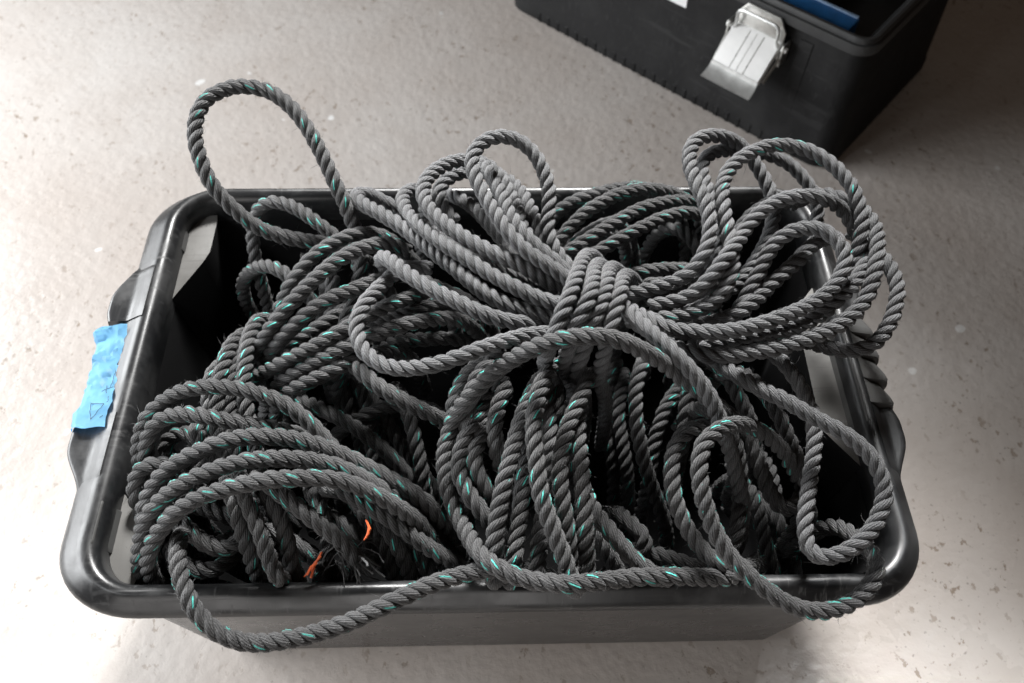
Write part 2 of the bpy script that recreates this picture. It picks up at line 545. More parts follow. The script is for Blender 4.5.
pts += [(lx + bw, .0255, .194), (lx + bw, .0235, .178), (lx + bw + .005, .020, .166), (lx + bw + .006, .016, .150)]
tube(bm, pts, .0024, 8)
mesh_obj('latch_wire', bm, M_lip, tb)
bm = bmesh.new()           # strike plate on the lid edge
sp = [(lx - .039, .150), (lx - .040, .190), (lx - .027, .2085), (lx + .027, .2085), (lx + .040, .190), (lx + .039, .150)]
lo = [bm.verts.new((x, .0110, z)) for x, z in sp]; hi = [bm.verts.new((x, .0145, z)) for x, z in sp]
bm.faces.new(hi); bm.faces.new(lo[::-1])
for i in range(6):
    bm.faces.new((lo[i], lo[(i + 1) % 6], hi[(i + 1) % 6], hi[i]))
bevel_all(bm, .0008, 2)
mesh_obj('strike_plate', bm, M_wire, tb, angle=30)
for sgn in (-1, 1):
    bm = bmesh.new()
    box(bm, (lx + sgn * .0455, .012, .160), (.0028, .022, .034)); bevel_all(bm, .0008, 2)
    mesh_obj('latch_bracket', bm, M_wire, tb, angle=30)
    bm = bmesh.new()
    tube(bm, [(lx + sgn * .042, .016, .168), (lx + sgn * .0500, .016, .168)], .0042, 10)
    mesh_obj('rivet', bm, M_metal, tb, angle=40)
    bm = bmesh.new()
    tube(bm, [(lx + sgn * .0450, .018, .158), (lx + sgn * .0430, .035, .143), (lx + sgn * .0420, .050, .128)], .0022, 8)
    mesh_obj('latch_link', bm, M_wire, tb, angle=40)
# sticker
bm = bmesh.new()
box(bm, (.327, .0028, .166), (.090, .0010, .034))
mesh_obj('sticker', bm, M_paper, tb, smooth=False)
tb.scale = (1, 1, 1.035)
# blue case lying inside
bc = empty('blue_case', S0, ang)
tag(bc, 'flat blue plastic case lying in the open toolbox along its front edge', 'plastic case')
bm = bmesh.new()
box(bm, (.165, -.037, .188), (.250, .032, .066)); bevel_all(bm, .003, 2)
mesh_obj('case_shell', bm, M_blue, bc)
bm = bmesh.new()
box(bm, (.165, -.0500, .2225), (.246, .0045, .003)); bevel_all(bm, .0008, 1)
mesh_obj('case_edge', bm, simple('pale_blue_plastic', (.25, .36, .52), .4), bc)

# ------------------------------------------------------------------ ropes
DIA = .0141
PITCH = .0305
# every rope run as measured: hank, part, tracer yarn, centre line in tenths of a millimetre
ROPES = [
    ('A', 'binding_turn', 0, [1081,937,2167,1079,935,2285,1076,933,2402,1072,932,2517,1068,933,2628,1063,938,2736,1049,931,2862,1029,891,3012,1014,858,3134,996,836,3242,968,809,3348,932,774,3452,893,730,3551,855,674,3641,820,610,3723,787,536,3797,754,449,3867,721,346,3934,690,235,3994,659,126,4038,626,24,4064,591,-77,4078,554,-178,4077,514,-275,4053,474,-362,4002,440,-428,3927,414,-465,3842,394,-473,3748,384,-442,3618,398,-398,3475,427,-377,3370,460,-363,3277,490,-346,3175,512,-332,3066,528,-320,2951,541,-310,2835,551,-302,2716,558,-296,2598,564,-292,2478,568,-288,2359,571,-285,2239,574,-283,2120,575,-282,2060]),
    ('A', 'binding_turn', 0, [1030,678,3400,990,634,3497,951,585,3592,913,523,3685,878,450,3772,848,367,3852,823,275,3922,804,176,3982,786,69,4035,763,-43,4079,735,-145,4089,698,-236,4065,656,-316,4011,617,-378,3932,588,-417,3837,567,-436,3730,555,-435,3612,554,-423,3494,572,-410,3391,605,-392,3290,637,-374,3182,660,-360,3069,678,-349,2952,691,-340,2834,701,-333,2715,709,-327,2595,715,-323,2475,720,-320,2356,723,-317,2236,726,-315,2116,727,-314,2056]),
    ('A', 'binding_turn', 0, [1156,641,3400,1110,588,3509,1065,531,3613,1026,466,3706,991,392,3789,961,309,3862,936,217,3924,914,118,3971,893,18,4003,866,-79,4019,833,-173,4014,794,-261,3981,756,-336,3919,724,-397,3836,696,-444,3738,671,-477,3626,659,-492,3507,672,-491,3397,703,-476,3294,733,-459,3188,756,-445,3075,773,-435,2959,785,-427,2841,795,-420,2722,803,-415,2602,808,-411,2482,812,-408,2362,816,-406,2242,818,-404,2122,819,-403,2062]),
    ('A', 'binding_turn', 0, [1274,522,3400,1233,482,3508,1192,437,3611,1149,379,3706,1108,308,3790,1073,223,3862,1045,126,3925,1020,21,3978,995,-76,4000,967,-167,3990,935,-264,3964,907,-353,3910,885,-420,3828,867,-462,3726,855,-484,3604,852,-488,3469,858,-491,3364,884,-486,3278,914,-475,3182,938,-465,3075,956,-456,2961,969,-448,2843,980,-442,2724,988,-437,2604,994,-433,2483,999,-430,2362,1002,-428,2241,1005,-426,2120,1006,-425,2059]),
    ('A', 'rope_loop', 0, [1040,-48,3850,1075,-146,3891,1118,-243,3928,1175,-341,3956,1243,-437,3973,1318,-534,3978,1396,-628,3969,1475,-713,3937,1553,-789,3883,1624,-862,3818,1685,-931,3741,1735,-991,3654,1782,-1037,3551,1828,-1077,3452,1868,-1123,3365,1906,-1181,3277,1941,-1253,3190,1973,-1332,3107,2008,-1406,3007,2039,-1464,2874,2051,-1516,2760,2058,-1561,2658,2064,-1589,2550,2069,-1603,2438,2073,-1605,2322,2076,-1599,2204,2079,-1586,2086,2081,-1569,1968,2083,-1548,1850,2084,-1525,1731]),
    ('A', 'rope_loop', 0, [-871,1397,3450,-977,1428,3493,-1079,1457,3540,-1176,1471,3594,-1256,1452,3644,-1299,1395,3678,-1287,1315,3702,-1224,1232,3727,-1135,1156,3744,-1040,1081,3753,-950,1006,3762,-865,932,3764,-782,851,3768,-700,755,3789,-622,655,3815,-547,558,3837,-472,468,3854,-396,383,3864,-318,296,3869,-238,210,3868,-154,128,3863,-63,56,3854,39,-1,3839,148,-43,3818,261,-74,3801,376,-103,3787,490,-122,3768,603,-133,3757,716,-137,3758,772,-139,3762]),
    ('A', 'rope_loop', 0, [-538,1402,3400,-594,1478,3454,-659,1537,3511,-734,1557,3569,-799,1525,3618,-843,1454,3659,-865,1363,3697,-865,1263,3732,-847,1161,3761,-809,1061,3788,-754,956,3824,-691,850,3862,-621,749,3894,-545,651,3921,-461,558,3944,-373,476,3956,-284,403,3956,-195,329,3951,-104,256,3945,-9,186,3939,91,122,3929,196,65,3914,305,16,3898,416,-23,3881,526,-41,3856,632,-34,3813,734,-20,3762,783,-17,3742]),
    ('A', 'rope_loop', 0, [427,552,3700,373,659,3699,320,767,3698,272,877,3698,234,989,3698,206,1103,3701,178,1217,3703,147,1328,3707,109,1435,3714,63,1535,3727,4,1623,3749,-78,1687,3776,-180,1713,3804,-285,1701,3832,-382,1656,3859,-467,1590,3884,-539,1507,3908,-597,1412,3931,-639,1308,3950,-659,1198,3962,-649,1085,3970,-612,976,3976,-555,875,3984,-484,780,3991,-403,692,3997,-317,611,4002,-228,535,4005,-133,466,4004,-30,405,3998,77,352,3986,184,304,3967,290,256,3938,391,206,3897,489,160,3847,590,126,3794,692,103,3738,794,86,3681]),
    ('A', 'rope_loop', 0, [-387,1218,3500,-463,1308,3535,-523,1404,3568,-543,1504,3592,-516,1601,3606,-451,1685,3611,-364,1748,3607,-263,1783,3599,-151,1787,3594,-42,1760,3596,55,1706,3603,136,1631,3615,199,1541,3629,249,1439,3641,290,1330,3652,324,1218,3659,355,1104,3664,386,988,3663,421,874,3658,463,761,3650,508,649,3637,556,537,3619,604,426,3600]),
    ('A', 'rope_loop', 0, [652,125,3907,562,176,3954,467,226,4000,369,280,4038,273,342,4067,187,417,4092,113,504,4113,50,600,4131,-4,701,4144,-55,804,4155,-105,911,4168,-151,1021,4183,-189,1131,4195,-212,1240,4206,-205,1348,4219,-162,1447,4232,-89,1526,4237,6,1577,4232,114,1593,4216,217,1571,4187,304,1515,4149,370,1437,4112,421,1344,4073,455,1241,4032,473,1133,3990,473,1023,3949,461,913,3911,452,807,3877,468,703,3843,514,605,3805,578,516,3764,651,436,3719,731,365,3671,772,330,3648]),
    ('A', 'rope_loop', 0, [-127,1613,3866,-88,1515,3895,-50,1412,3925,-13,1303,3949,22,1189,3966,53,1074,3977,84,959,3984,122,848,3985,171,742,3979,234,644,3965,311,556,3942,400,481,3910,492,414,3869,579,354,3819,660,296,3767,698,266,3741]),
    ('A', 'rope_loop', 0, [-814,1781,2228,-807,1807,2347,-799,1831,2467,-788,1853,2587,-774,1870,2706,-755,1882,2826,-730,1886,2944,-698,1880,3058,-656,1862,3165,-603,1828,3259,-540,1773,3333,-466,1699,3384,-385,1615,3421,-305,1530,3455,-232,1438,3483,-168,1340,3504,-110,1238,3521,-52,1135,3533,9,1031,3542,73,928,3545,142,826,3548,213,727,3550]),
    ('A', 'rope_loop', 1, [-610,1083,3650,-549,982,3669,-484,883,3687,-411,788,3704,-328,701,3722,-238,621,3741,-145,547,3759,-50,477,3772,51,412,3780,159,356,3780,268,303,3771,376,251,3748,481,200,3711,584,152,3664]),
    ('A', 'rope_loop', 0, [-611,699,3450,-714,663,3506,-809,611,3556,-884,538,3598,-938,450,3636,-984,354,3672,-1031,255,3708,-1078,154,3742,-1122,49,3770,-1156,-62,3788,-1170,-179,3796,-1159,-294,3797,-1120,-403,3796,-1054,-497,3797,-967,-572,3804,-866,-626,3818,-757,-657,3840,-642,-667,3866,-528,-663,3895,-415,-648,3923,-304,-620,3948,-195,-580,3964,-88,-535,3964,15,-486,3949,117,-435,3923,216,-383,3887,309,-332,3839,392,-282,3781,467,-228,3709,538,-168,3632,572,-142,3600]),
    ('A', 'rope_loop', 0, [-1012,639,3555,-1029,609,3659,-1009,573,3751,-956,508,3812,-893,421,3848,-821,331,3873,-739,245,3893,-652,165,3909,-560,90,3921,-465,20,3929,-366,-42,3931,-262,-99,3923,-156,-149,3904,-46,-184,3878,65,-198,3848,172,-195,3813,277,-173,3757,384,-128,3684,437,-104,3655]),
    ('A', 'rope_loop', 0, [894,128,3620,1000,138,3674,1108,146,3725,1219,147,3775,1330,148,3817,1440,156,3860,1544,176,3909,1638,217,3965,1715,281,4024,1770,367,4078,1801,468,4120,1815,577,4149,1813,690,4170,1797,807,4184,1771,924,4192,1746,1041,4195,1730,1159,4196,1726,1276,4198,1741,1390,4200,1781,1495,4201,1850,1581,4195,1941,1642,4176,2039,1680,4145,2140,1699,4104,2243,1703,4049,2332,1672,3990,2404,1607,3936,2463,1525,3887,2511,1431,3847,2551,1328,3808,2576,1220,3768,2575,1109,3731,2549,1001,3702,2508,897,3680,2457,794,3663,2400,693,3649,2333,595,3635,2259,501,3621,2180,413,3610,2094,331,3602,2002,258,3596,1906,193,3591,1805,137,3584,1699,95,3573,1590,73,3554,1483,72,3520,1431,78,3498]),
    ('A', 'rope_loop', 0, [1239,153,3653,1353,140,3692,1466,136,3731,1578,146,3771,1683,175,3816,1775,228,3865,1848,304,3914,1898,400,3955,1924,507,3984,1934,621,4001,1935,737,4009,1932,853,4009,1926,969,4005,1915,1087,4002,1899,1206,4001,1886,1324,4001,1895,1436,4002,1942,1533,4004,2021,1607,4000,2115,1657,3983,2221,1702,3942,2335,1742,3896,2445,1758,3870,2556,1756,3852,2667,1736,3834,2770,1690,3811,2859,1624,3778,2935,1546,3738,3002,1464,3691,3051,1382,3633,3071,1296,3567,3066,1204,3504,3051,1111,3450]),
    ('A', 'rope_loop', 1, [1114,-87,3678,1232,-124,3731,1348,-136,3768,1460,-141,3799,1573,-136,3831,1683,-114,3866,1785,-72,3905,1869,-8,3948,1931,77,3991,1970,173,4030,1981,283,4058,1971,408,4091,1965,530,4129,1959,644,4159,1953,757,4180,1956,870,4191,1975,980,4197,2013,1086,4202,2071,1183,4208,2148,1269,4217,2241,1341,4224,2341,1400,4228,2443,1444,4228,2551,1466,4226,2665,1461,4223,2778,1430,4216,2883,1378,4204,2975,1308,4186,3054,1224,4165,3116,1127,4143,3161,1023,4122,3188,912,4097,3198,797,4067,3193,685,4030,3175,582,3979,3145,489,3914,3111,399,3844,3071,300,3790,3020,204,3747,2953,117,3709,2874,39,3679,2782,-27,3658,2680,-80,3640,2569,-120,3625,2455,-152,3612,2339,-176,3601,2223,-189,3591,2107,-191,3580,1991,-184,3567,1874,-172,3559,1756,-154,3558,1639,-126,3557,1525,-90,3553,1415,-42,3533,1316,24,3483,1270,62,3450]),
    ('A', 'rope_loop', 0, [1295,1,3775,1403,-16,3821,1510,-23,3872,1612,-6,3928,1703,37,3988,1782,99,4045,1850,171,4094,1919,259,4124,2004,378,4111,2078,493,4095,2140,579,4115,2215,655,4145,2303,726,4170,2401,786,4190,2508,830,4202,2625,855,4202,2746,861,4189,2859,858,4159,2952,859,4110,3027,862,4051,3094,852,3989,3154,811,3928,3200,736,3878,3225,644,3847,3231,547,3836,3211,436,3855,3163,320,3892,3107,224,3909,3041,131,3922,2965,48,3920,2879,-24,3905,2783,-88,3886,2677,-138,3863,2565,-179,3838,2452,-213,3812,2336,-241,3786,2219,-265,3763,2102,-289,3744,1982,-314,3730,1860,-340,3723,1737,-364,3720,1676,-373,3718]),
    ('A', 'rope_loop', 0, [1921,390,3700,1973,486,3750,2031,581,3796,2096,673,3834,2164,765,3865,2236,853,3886,2315,936,3895,2402,1011,3896,2496,1075,3889,2598,1118,3867,2705,1139,3825,2759,1144,3800]),
    ('A', 'rope_loop', 0, [1613,-253,3695,1730,-235,3709,1856,-178,3692,1968,-102,3691,2048,-35,3737,2107,43,3801,2167,137,3853,2224,229,3899,2275,316,3953,2332,402,4006,2404,475,4053,2497,525,4094,2602,548,4124,2711,536,4140,2809,487,4140,2883,407,4125,2919,308,4102,2912,204,4074,2869,105,4047,2801,15,4025,2718,-64,4009,2624,-132,4001,2523,-191,3998,2417,-244,3995,2308,-290,3993,2198,-330,3988,2085,-363,3979,1969,-386,3965,1852,-396,3948,1735,-392,3927,1620,-373,3904,1509,-341,3879,1406,-297,3857,1319,-240,3839,1246,-151,3804,1177,-42,3732,1092,30,3679]),
    ('A', 'rope_loop', 0, [2997,770,3750,2916,708,3803,2836,640,3847,2759,560,3875,2679,474,3886,2597,388,3886,2513,308,3879,2425,237,3861,2338,170,3834,2251,89,3815,2149,-15,3824,2040,-99,3820,1939,-139,3783,1832,-143,3736,1721,-134,3694,1607,-127,3679,1548,-124,3678]),
    ('A', 'rope_loop', 0, [2779,1274,3650,2871,1270,3729,2962,1249,3801,3049,1201,3860,3125,1127,3903,3188,1039,3938,3240,942,3965,3282,838,3984,3307,727,3995,3307,611,4002,3286,489,4009,3252,367,4008,3213,247,3998,3174,133,3971,3130,31,3932,3068,-67,3903,2991,-153,3884,2902,-227,3874,2805,-292,3869,2701,-349,3867,2592,-397,3866,2480,-440,3865,2368,-478,3863,2252,-508,3861,2136,-529,3855,2019,-543,3844,1901,-547,3827,1786,-537,3802,1674,-508,3772,1571,-460,3741,1479,-392,3709,1397,-308,3676,1327,-210,3638,1261,-96,3585,1200,47,3491,1173,132,3425]),
    ('A', 'rope_loop', 0, [3297,975,3600,3353,871,3632,3402,767,3661,3440,660,3687,3472,549,3706,3496,434,3717,3505,317,3718,3496,202,3708,3467,92,3688,3423,-12,3658,3368,-110,3621,3301,-195,3580,3216,-257,3537,3113,-285,3500,3002,-277,3475,2891,-243,3463,2780,-200,3458,2669,-158,3458,2556,-123,3456,2441,-98,3452,2384,-86,3450]),
    ('A', 'rope_loop', 0, [1679,-150,3400,1746,-241,3447,1804,-333,3492,1855,-425,3536,1907,-517,3577,1971,-608,3612,2045,-696,3642,2128,-777,3669,2218,-852,3690,2313,-924,3700,2408,-997,3700,2505,-1066,3690,2604,-1126,3675,2704,-1181,3655,2798,-1243,3627,2879,-1316,3591,2944,-1399,3550,2985,-1495,3506,2994,-1598,3463,2968,-1700,3428,2916,-1794,3402,2849,-1880,3384,2769,-1954,3367,2677,-2012,3346,2576,-2049,3314,2477,-2052,3276,2405,-2003,3249,2379,-1908,3244,2389,-1796,3254,2415,-1682,3267,2447,-1570,3283,2481,-1458,3302,2515,-1346,3324,2546,-1234,3350,2571,-1121,3379,2586,-1007,3410,2586,-892,3440,2565,-777,3466,2530,-665,3486,2487,-554,3501,2436,-446,3509,2371,-346,3503,2300,-249,3487]),
    ('D', 'rope_loop', 1, [2375,-1485,1550,2372,-1517,1671,2365,-1551,1791,2356,-1585,1904,2343,-1618,2009,2322,-1656,2119,2294,-1700,2243,2261,-1744,2357,2218,-1788,2463,2160,-1834,2565,2085,-1885,2670,1981,-1961,2819,1859,-2068,3000,1759,-2126,3076,1683,-2138,3100,1618,-2142,3127,1553,-2144,3141,1468,-2149,3161,1360,-2153,3185,1242,-2155,3200,1124,-2158,3205,1005,-2166,3211,886,-2180,3222,767,-2200,3240,648,-2222,3267,529,-2234,3285,411,-2227,3280,294,-2208,3270,179,-2183,3270,70,-2148,3278,-30,-2100,3288,-117,-2027,3276,-187,-1926,3228,-244,-1815,3182,-295,-1706,3153,-343,-1596,3139,-386,-1486,3141,-422,-1374,3159,-445,-1261,3189,-451,-1148,3229,-438,-1038,3271,-407,-934,3316,-364,-854,3391,-303,-814,3513,-226,-769,3608,-150,-718,3677,-74,-679,3750,4,-654,3828,85,-638,3907,169,-629,3984,258,-625,4057,354,-623,4121,459,-622,4172,571,-623,4207,689,-625,4222,806,-631,4215,919,-643,4185,1025,-656,4139,1122,-668,4080,1212,-679,4013,1299,-689,3933,1387,-704,3849,1474,-732,3776,1564,-767,3707,1657,-806,3638,1751,-846,3569,1846,-884,3498,1942,-921,3423]),
    ('D', 'rope_loop', 1, [15,-342,3600,-91,-386,3568,-189,-441,3533,-272,-511,3490,-332,-592,3435,-370,-679,3364,-389,-763,3281,-395,-843,3195,-396,-913,3105,-397,-968,3006,-397,-1011,2901,-398,-1043,2791,-398,-1068,2678,-399,-1086,2562,-399,-1100,2445,-399,-1111,2327,-399,-1119,2209,-399,-1125,2091,-400,-1128,2032]),
    ('D', 'rope_loop', 1, [-53,-473,3646,-134,-541,3605,-197,-622,3556,-232,-715,3501,-252,-813,3439,-268,-900,3350,-274,-988,3264,-276,-1079,3187,-276,-1159,3103,-277,-1223,3010,-277,-1275,2908,-277,-1314,2800,-278,-1343,2688,-278,-1365,2571,-278,-1380,2451,-278,-1389,2326,-278,-1391,2204,-276,-1392,2101,-274,-1392,2052]),
    ('D', 'rope_loop', 1, [-78,-610,3373,-135,-716,3374,-183,-836,3381,-235,-961,3390,-288,-1065,3359,-323,-1168,3320,-329,-1278,3299,-301,-1384,3282,-246,-1481,3259,-177,-1570,3224,-107,-1647,3172,-45,-1705,3101,5,-1744,3014,43,-1766,2919,73,-1776,2818,96,-1775,2708,114,-1762,2586,128,-1742,2458,139,-1716,2326,147,-1682,2184,154,-1638,2023,159,-1576,1832]),
    ('D', 'rope_loop', 1, [56,-473,3400,20,-557,3346,-19,-669,3329,-66,-794,3336,-114,-919,3346,-162,-1046,3364,-199,-1161,3363,-200,-1259,3327,-157,-1349,3279,-99,-1433,3223,-48,-1510,3150,-8,-1572,3063,24,-1616,2964,49,-1642,2858,67,-1653,2749,81,-1651,2636,91,-1639,2515,99,-1618,2387,104,-1591,2249,110,-1555,2096,115,-1514,1927]),
    ('D', 'rope_loop', 1, [70,-595,3482,26,-703,3474,-11,-814,3461,-33,-928,3440,-36,-1036,3398,-22,-1130,3333,2,-1207,3252,26,-1264,3160,45,-1306,3059,60,-1338,2951,71,-1362,2839,80,-1380,2724,86,-1393,2606,91,-1402,2486,95,-1407,2362,98,-1407,2231,101,-1402,2089,103,-1389,1932]),
    ('D', 'rope_loop', 1, [393,-497,3456,337,-592,3527,291,-694,3569,247,-799,3583,204,-912,3583,164,-1027,3571,129,-1141,3552,96,-1253,3526,65,-1365,3495,35,-1475,3460,8,-1584,3420,-15,-1692,3376,-35,-1796,3329,-48,-1892,3285,-55,-1965,3226,-59,-2018,3142,-57,-2075,3087,-53,-2121,3079,-52,-2111,3034,-48,-2002,2801,-43,-1927,2499,-39,-1901,2297,-39,-1883,2150,-41,-1867,2026,-43,-1851,1911,-44,-1842,1854]),
    ('D', 'rope_loop', 1, [456,-436,3578,409,-563,3632,363,-675,3669,325,-782,3687,295,-891,3694,275,-1005,3692,267,-1122,3684,269,-1240,3669,276,-1356,3647,285,-1471,3615,299,-1582,3574,326,-1686,3524,363,-1784,3468,404,-1876,3408,444,-1963,3348,479,-2043,3293,506,-2108,3248,527,-2160,3209,544,-2201,3163,557,-2219,3102,566,-2179,3025,586,-2022,2772,611,-1922,2456,626,-1894,2242,632,-1875,2085,634,-1857,1946,633,-1849,1878]),
    ('D', 'rope_loop', 1, [282,-588,2299,280,-601,2421,278,-616,2542,276,-636,2661,273,-661,2779,269,-694,2893,264,-735,3002,257,-789,3102,249,-856,3189,239,-940,3258,226,-1041,3303,213,-1158,3323,200,-1279,3326,186,-1400,3318,171,-1521,3300,156,-1641,3277,140,-1760,3254,122,-1879,3239,106,-1991,3225,91,-2073,3164,77,-2117,3094,70,-2135,3072,67,-2068,2965,66,-1957,2687,68,-1918,2434,71,-1896,2254,71,-1878,2115,70,-1863,1994,65,-1849,1877,54,-1836,1774]),
    ('D', 'rope_loop', 1, [400,-619,3482,399,-722,3479,402,-838,3479,406,-956,3470,405,-1072,3452,397,-1186,3424,386,-1299,3386,372,-1409,3344,357,-1519,3304,339,-1630,3270,321,-1742,3238,304,-1854,3209,290,-1965,3188,279,-2064,3171,269,-2134,3134,258,-2134,3053,254,-2013,2827,259,-1930,2527,266,-1900,2286,267,-1878,2109,267,-1861,1977,265,-1848,1869,263,-1836,1773,261,-1824,1683]),
    ('D', 'rope_loop', 1, [770,-480,3496,734,-615,3558,690,-730,3588,641,-841,3604,592,-951,3610,546,-1062,3606,509,-1174,3594,481,-1288,3571,466,-1403,3539,466,-1516,3498,479,-1625,3449,497,-1728,3390,515,-1825,3324,530,-1913,3255,538,-1990,3191,541,-2053,3144,534,-2099,3119,521,-2126,3101,515,-2110,3047,527,-2003,2829,541,-1928,2515,547,-1899,2284,550,-1878,2116,558,-1859,1961,584,-1836,1787]),
    ('D', 'rope_loop', 1, [486,-595,3394,498,-718,3397,509,-841,3390,526,-958,3365,556,-1065,3326,589,-1162,3273,613,-1247,3206,625,-1316,3123,634,-1370,3014,652,-1409,2885,677,-1430,2757,692,-1447,2646,698,-1466,2536,702,-1481,2422,706,-1492,2307,707,-1498,2249]),
    ('D', 'rope_loop', 1, [674,-729,3450,653,-837,3473,637,-948,3491,630,-1067,3498,630,-1189,3495,635,-1310,3482,640,-1428,3462,645,-1544,3433,647,-1656,3391,649,-1763,3337,655,-1862,3273,662,-1947,3205,666,-2018,3143,665,-2076,3103,661,-2122,3093,660,-2115,3053,674,-2004,2836,701,-1929,2528,721,-1901,2298,731,-1880,2131,734,-1862,1988,728,-1846,1862,711,-1835,1782]),
    ('D', 'rope_loop', 1, [645,-1135,2065,651,-1152,2192,657,-1165,2320,664,-1172,2445,669,-1173,2557,668,-1183,2671,665,-1213,2787,673,-1261,2900,691,-1334,3016,701,-1418,3117,712,-1496,3172,740,-1587,3199,790,-1685,3207,857,-1780,3200,928,-1871,3177,1002,-1954,3145,1080,-2022,3114,1157,-2072,3092,1216,-2109,3084,1255,-2135,3081,1287,-2115,3045,1341,-2004,2844,1401,-1934,2571,1437,-1912,2383,1456,-1895,2249,1467,-1880,2139,1473,-1860,2035,1478,-1832,1931,1480,-1816,1878]),
    ('D', 'rope_loop', 0, [596,-1075,1964,593,-1061,2052,591,-1073,2179,590,-1098,2307,588,-1136,2431,595,-1195,2559,619,-1255,2675,650,-1308,2774,684,-1377,2872,708,-1471,2948,733,-1563,2966,773,-1658,2946,826,-1751,2903,882,-1829,2839,931,-1884,2755,971,-1917,2652,1004,-1926,2537,1029,-1916,2414,1048,-1900,2291,1061,-1886,2173,1070,-1872,2062,1076,-1858,1957,1080,-1843,1855,1083,-1823,1752]),
    ('D', 'rope_loop', 0, [955,-1163,1551,957,-1169,1672,960,-1178,1792,964,-1188,1911,968,-1202,2030,975,-1220,2148,983,-1243,2264,995,-1273,2376,1010,-1311,2481,1029,-1359,2576,1056,-1419,2655,1095,-1492,2711,1152,-1571,2739,1202,-1656,2729,1201,-1733,2679,1151,-1777,2602,1089,-1789,2510,1035,-1787,2410,993,-1777,2305,960,-1762,2198,936,-1741,2088,918,-1717,1975,904,-1691,1861,894,-1663,1747,886,-1634,1632,880,-1604,1516,878,-1589,1459]),
    ('D', 'rope_loop', 1, [1048,-1391,1634,1055,-1412,1751,1064,-1436,1867,1075,-1467,1980,1090,-1503,2091,1109,-1541,2199,1135,-1581,2303,1169,-1623,2401,1214,-1668,2489,1274,-1714,2565,1347,-1764,2626,1438,-1814,2666,1540,-1860,2677,1638,-1896,2660,1718,-1920,2616,1786,-1927,2537,1859,-1914,2422,1914,-1887,2300,1941,-1859,2187,1956,-1836,2085,1970,-1813,1985,1981,-1786,1881,1990,-1757,1773,1997,-1727,1662,2004,-1696,1549]),
    ('D', 'rope_loop', 1, [-1567,80,2299,-1569,74,2401,-1567,60,2523,-1549,51,2647,-1533,44,2753,-1518,17,2871,-1484,-35,3004,-1436,-78,3110,-1388,-117,3185,-1332,-174,3243,-1258,-264,3305,-1179,-356,3344,-1101,-430,3337,-1011,-496,3314,-912,-551,3284,-808,-595,3245,-706,-630,3194,-609,-651,3131,-525,-654,3057,-458,-648,2971,-407,-642,2872,-367,-637,2765,-336,-633,2653,-313,-629,2538,-296,-627,2421,-282,-624,2302,-272,-622,2183,-265,-621,2064,-259,-620,1944,-256,-619,1884]),
    ('D', 'rope_loop', 1, [-1760,500,1499,-1754,489,1619,-1748,476,1738,-1740,460,1854,-1729,440,1967,-1717,416,2073,-1704,385,2173,-1684,332,2281,-1649,259,2387,-1600,192,2460,-1541,110,2509,-1480,-3,2541,-1428,-120,2540,-1389,-222,2501,-1353,-308,2430,-1323,-392,2350,-1300,-472,2263,-1283,-543,2169,-1268,-601,2068,-1257,-647,1962,-1248,-682,1852,-1241,-709,1739,-1236,-730,1623,-1232,-745,1506,-1229,-757,1389,-1227,-766,1270,-1225,-774,1152,-1224,-777,1093]),
    ('D', 'rope_loop', 1, [-1498,426,1599,-1496,429,1693,-1489,428,1782,-1474,406,1897,-1460,371,2037,-1445,337,2176,-1421,295,2301,-1398,234,2410,-1382,166,2504,-1361,98,2570,-1327,15,2609,-1286,-85,2623,-1242,-192,2615,-1206,-298,2589,-1183,-407,2553,-1173,-518,2512,-1161,-622,2458,-1140,-715,2389,-1116,-795,2307,-1096,-859,2215,-1080,-911,2114,-1068,-951,2007,-1059,-982,1896,-1052,-1005,1783,-1046,-1023,1667,-1042,-1036,1551,-1039,-1047,1434,-1036,-1055,1316,-1035,-1059,1258]),
    ('D', 'rope_loop', 1, [-1432,261,1479,-1426,250,1600,-1418,238,1721,-1409,222,1841,-1396,202,1960,-1380,176,2075,-1359,143,2186,-1332,101,2289,-1297,48,2379,-1255,-17,2452,-1203,-96,2501,-1143,-190,2522,-1081,-295,2526,-1018,-401,2518,-955,-502,2496,-891,-598,2460,-824,-686,2413,-753,-766,2356,-682,-840,2291,-617,-908,2216,-562,-967,2129,-518,-1015,2032,-484,-1054,1928,-458,-1084,1819,-438,-1107,1705,-423,-1124,1590,-411,-1137,1472,-403,-1147,1353,-396,-1154,1234,-390,-1161,1115]),
    ('D', 'rope_loop', 0, [-1268,69,1299,-1264,56,1421,-1260,41,1541,-1254,23,1660,-1247,-2,1778,-1237,-33,1892,-1225,-73,2000,-1209,-124,2100,-1190,-188,2187,-1166,-266,2254,-1137,-360,2295,-1104,-467,2306,-1066,-576,2289,-1023,-676,2249,-974,-758,2188,-926,-819,2108,-887,-866,2015,-856,-902,1911,-833,-929,1802,-816,-949,1688,-803,-964,1572,-793,-975,1454,-785,-984,1336,-780,-990,1217,-775,-996,1097,-773,-998,1037]),
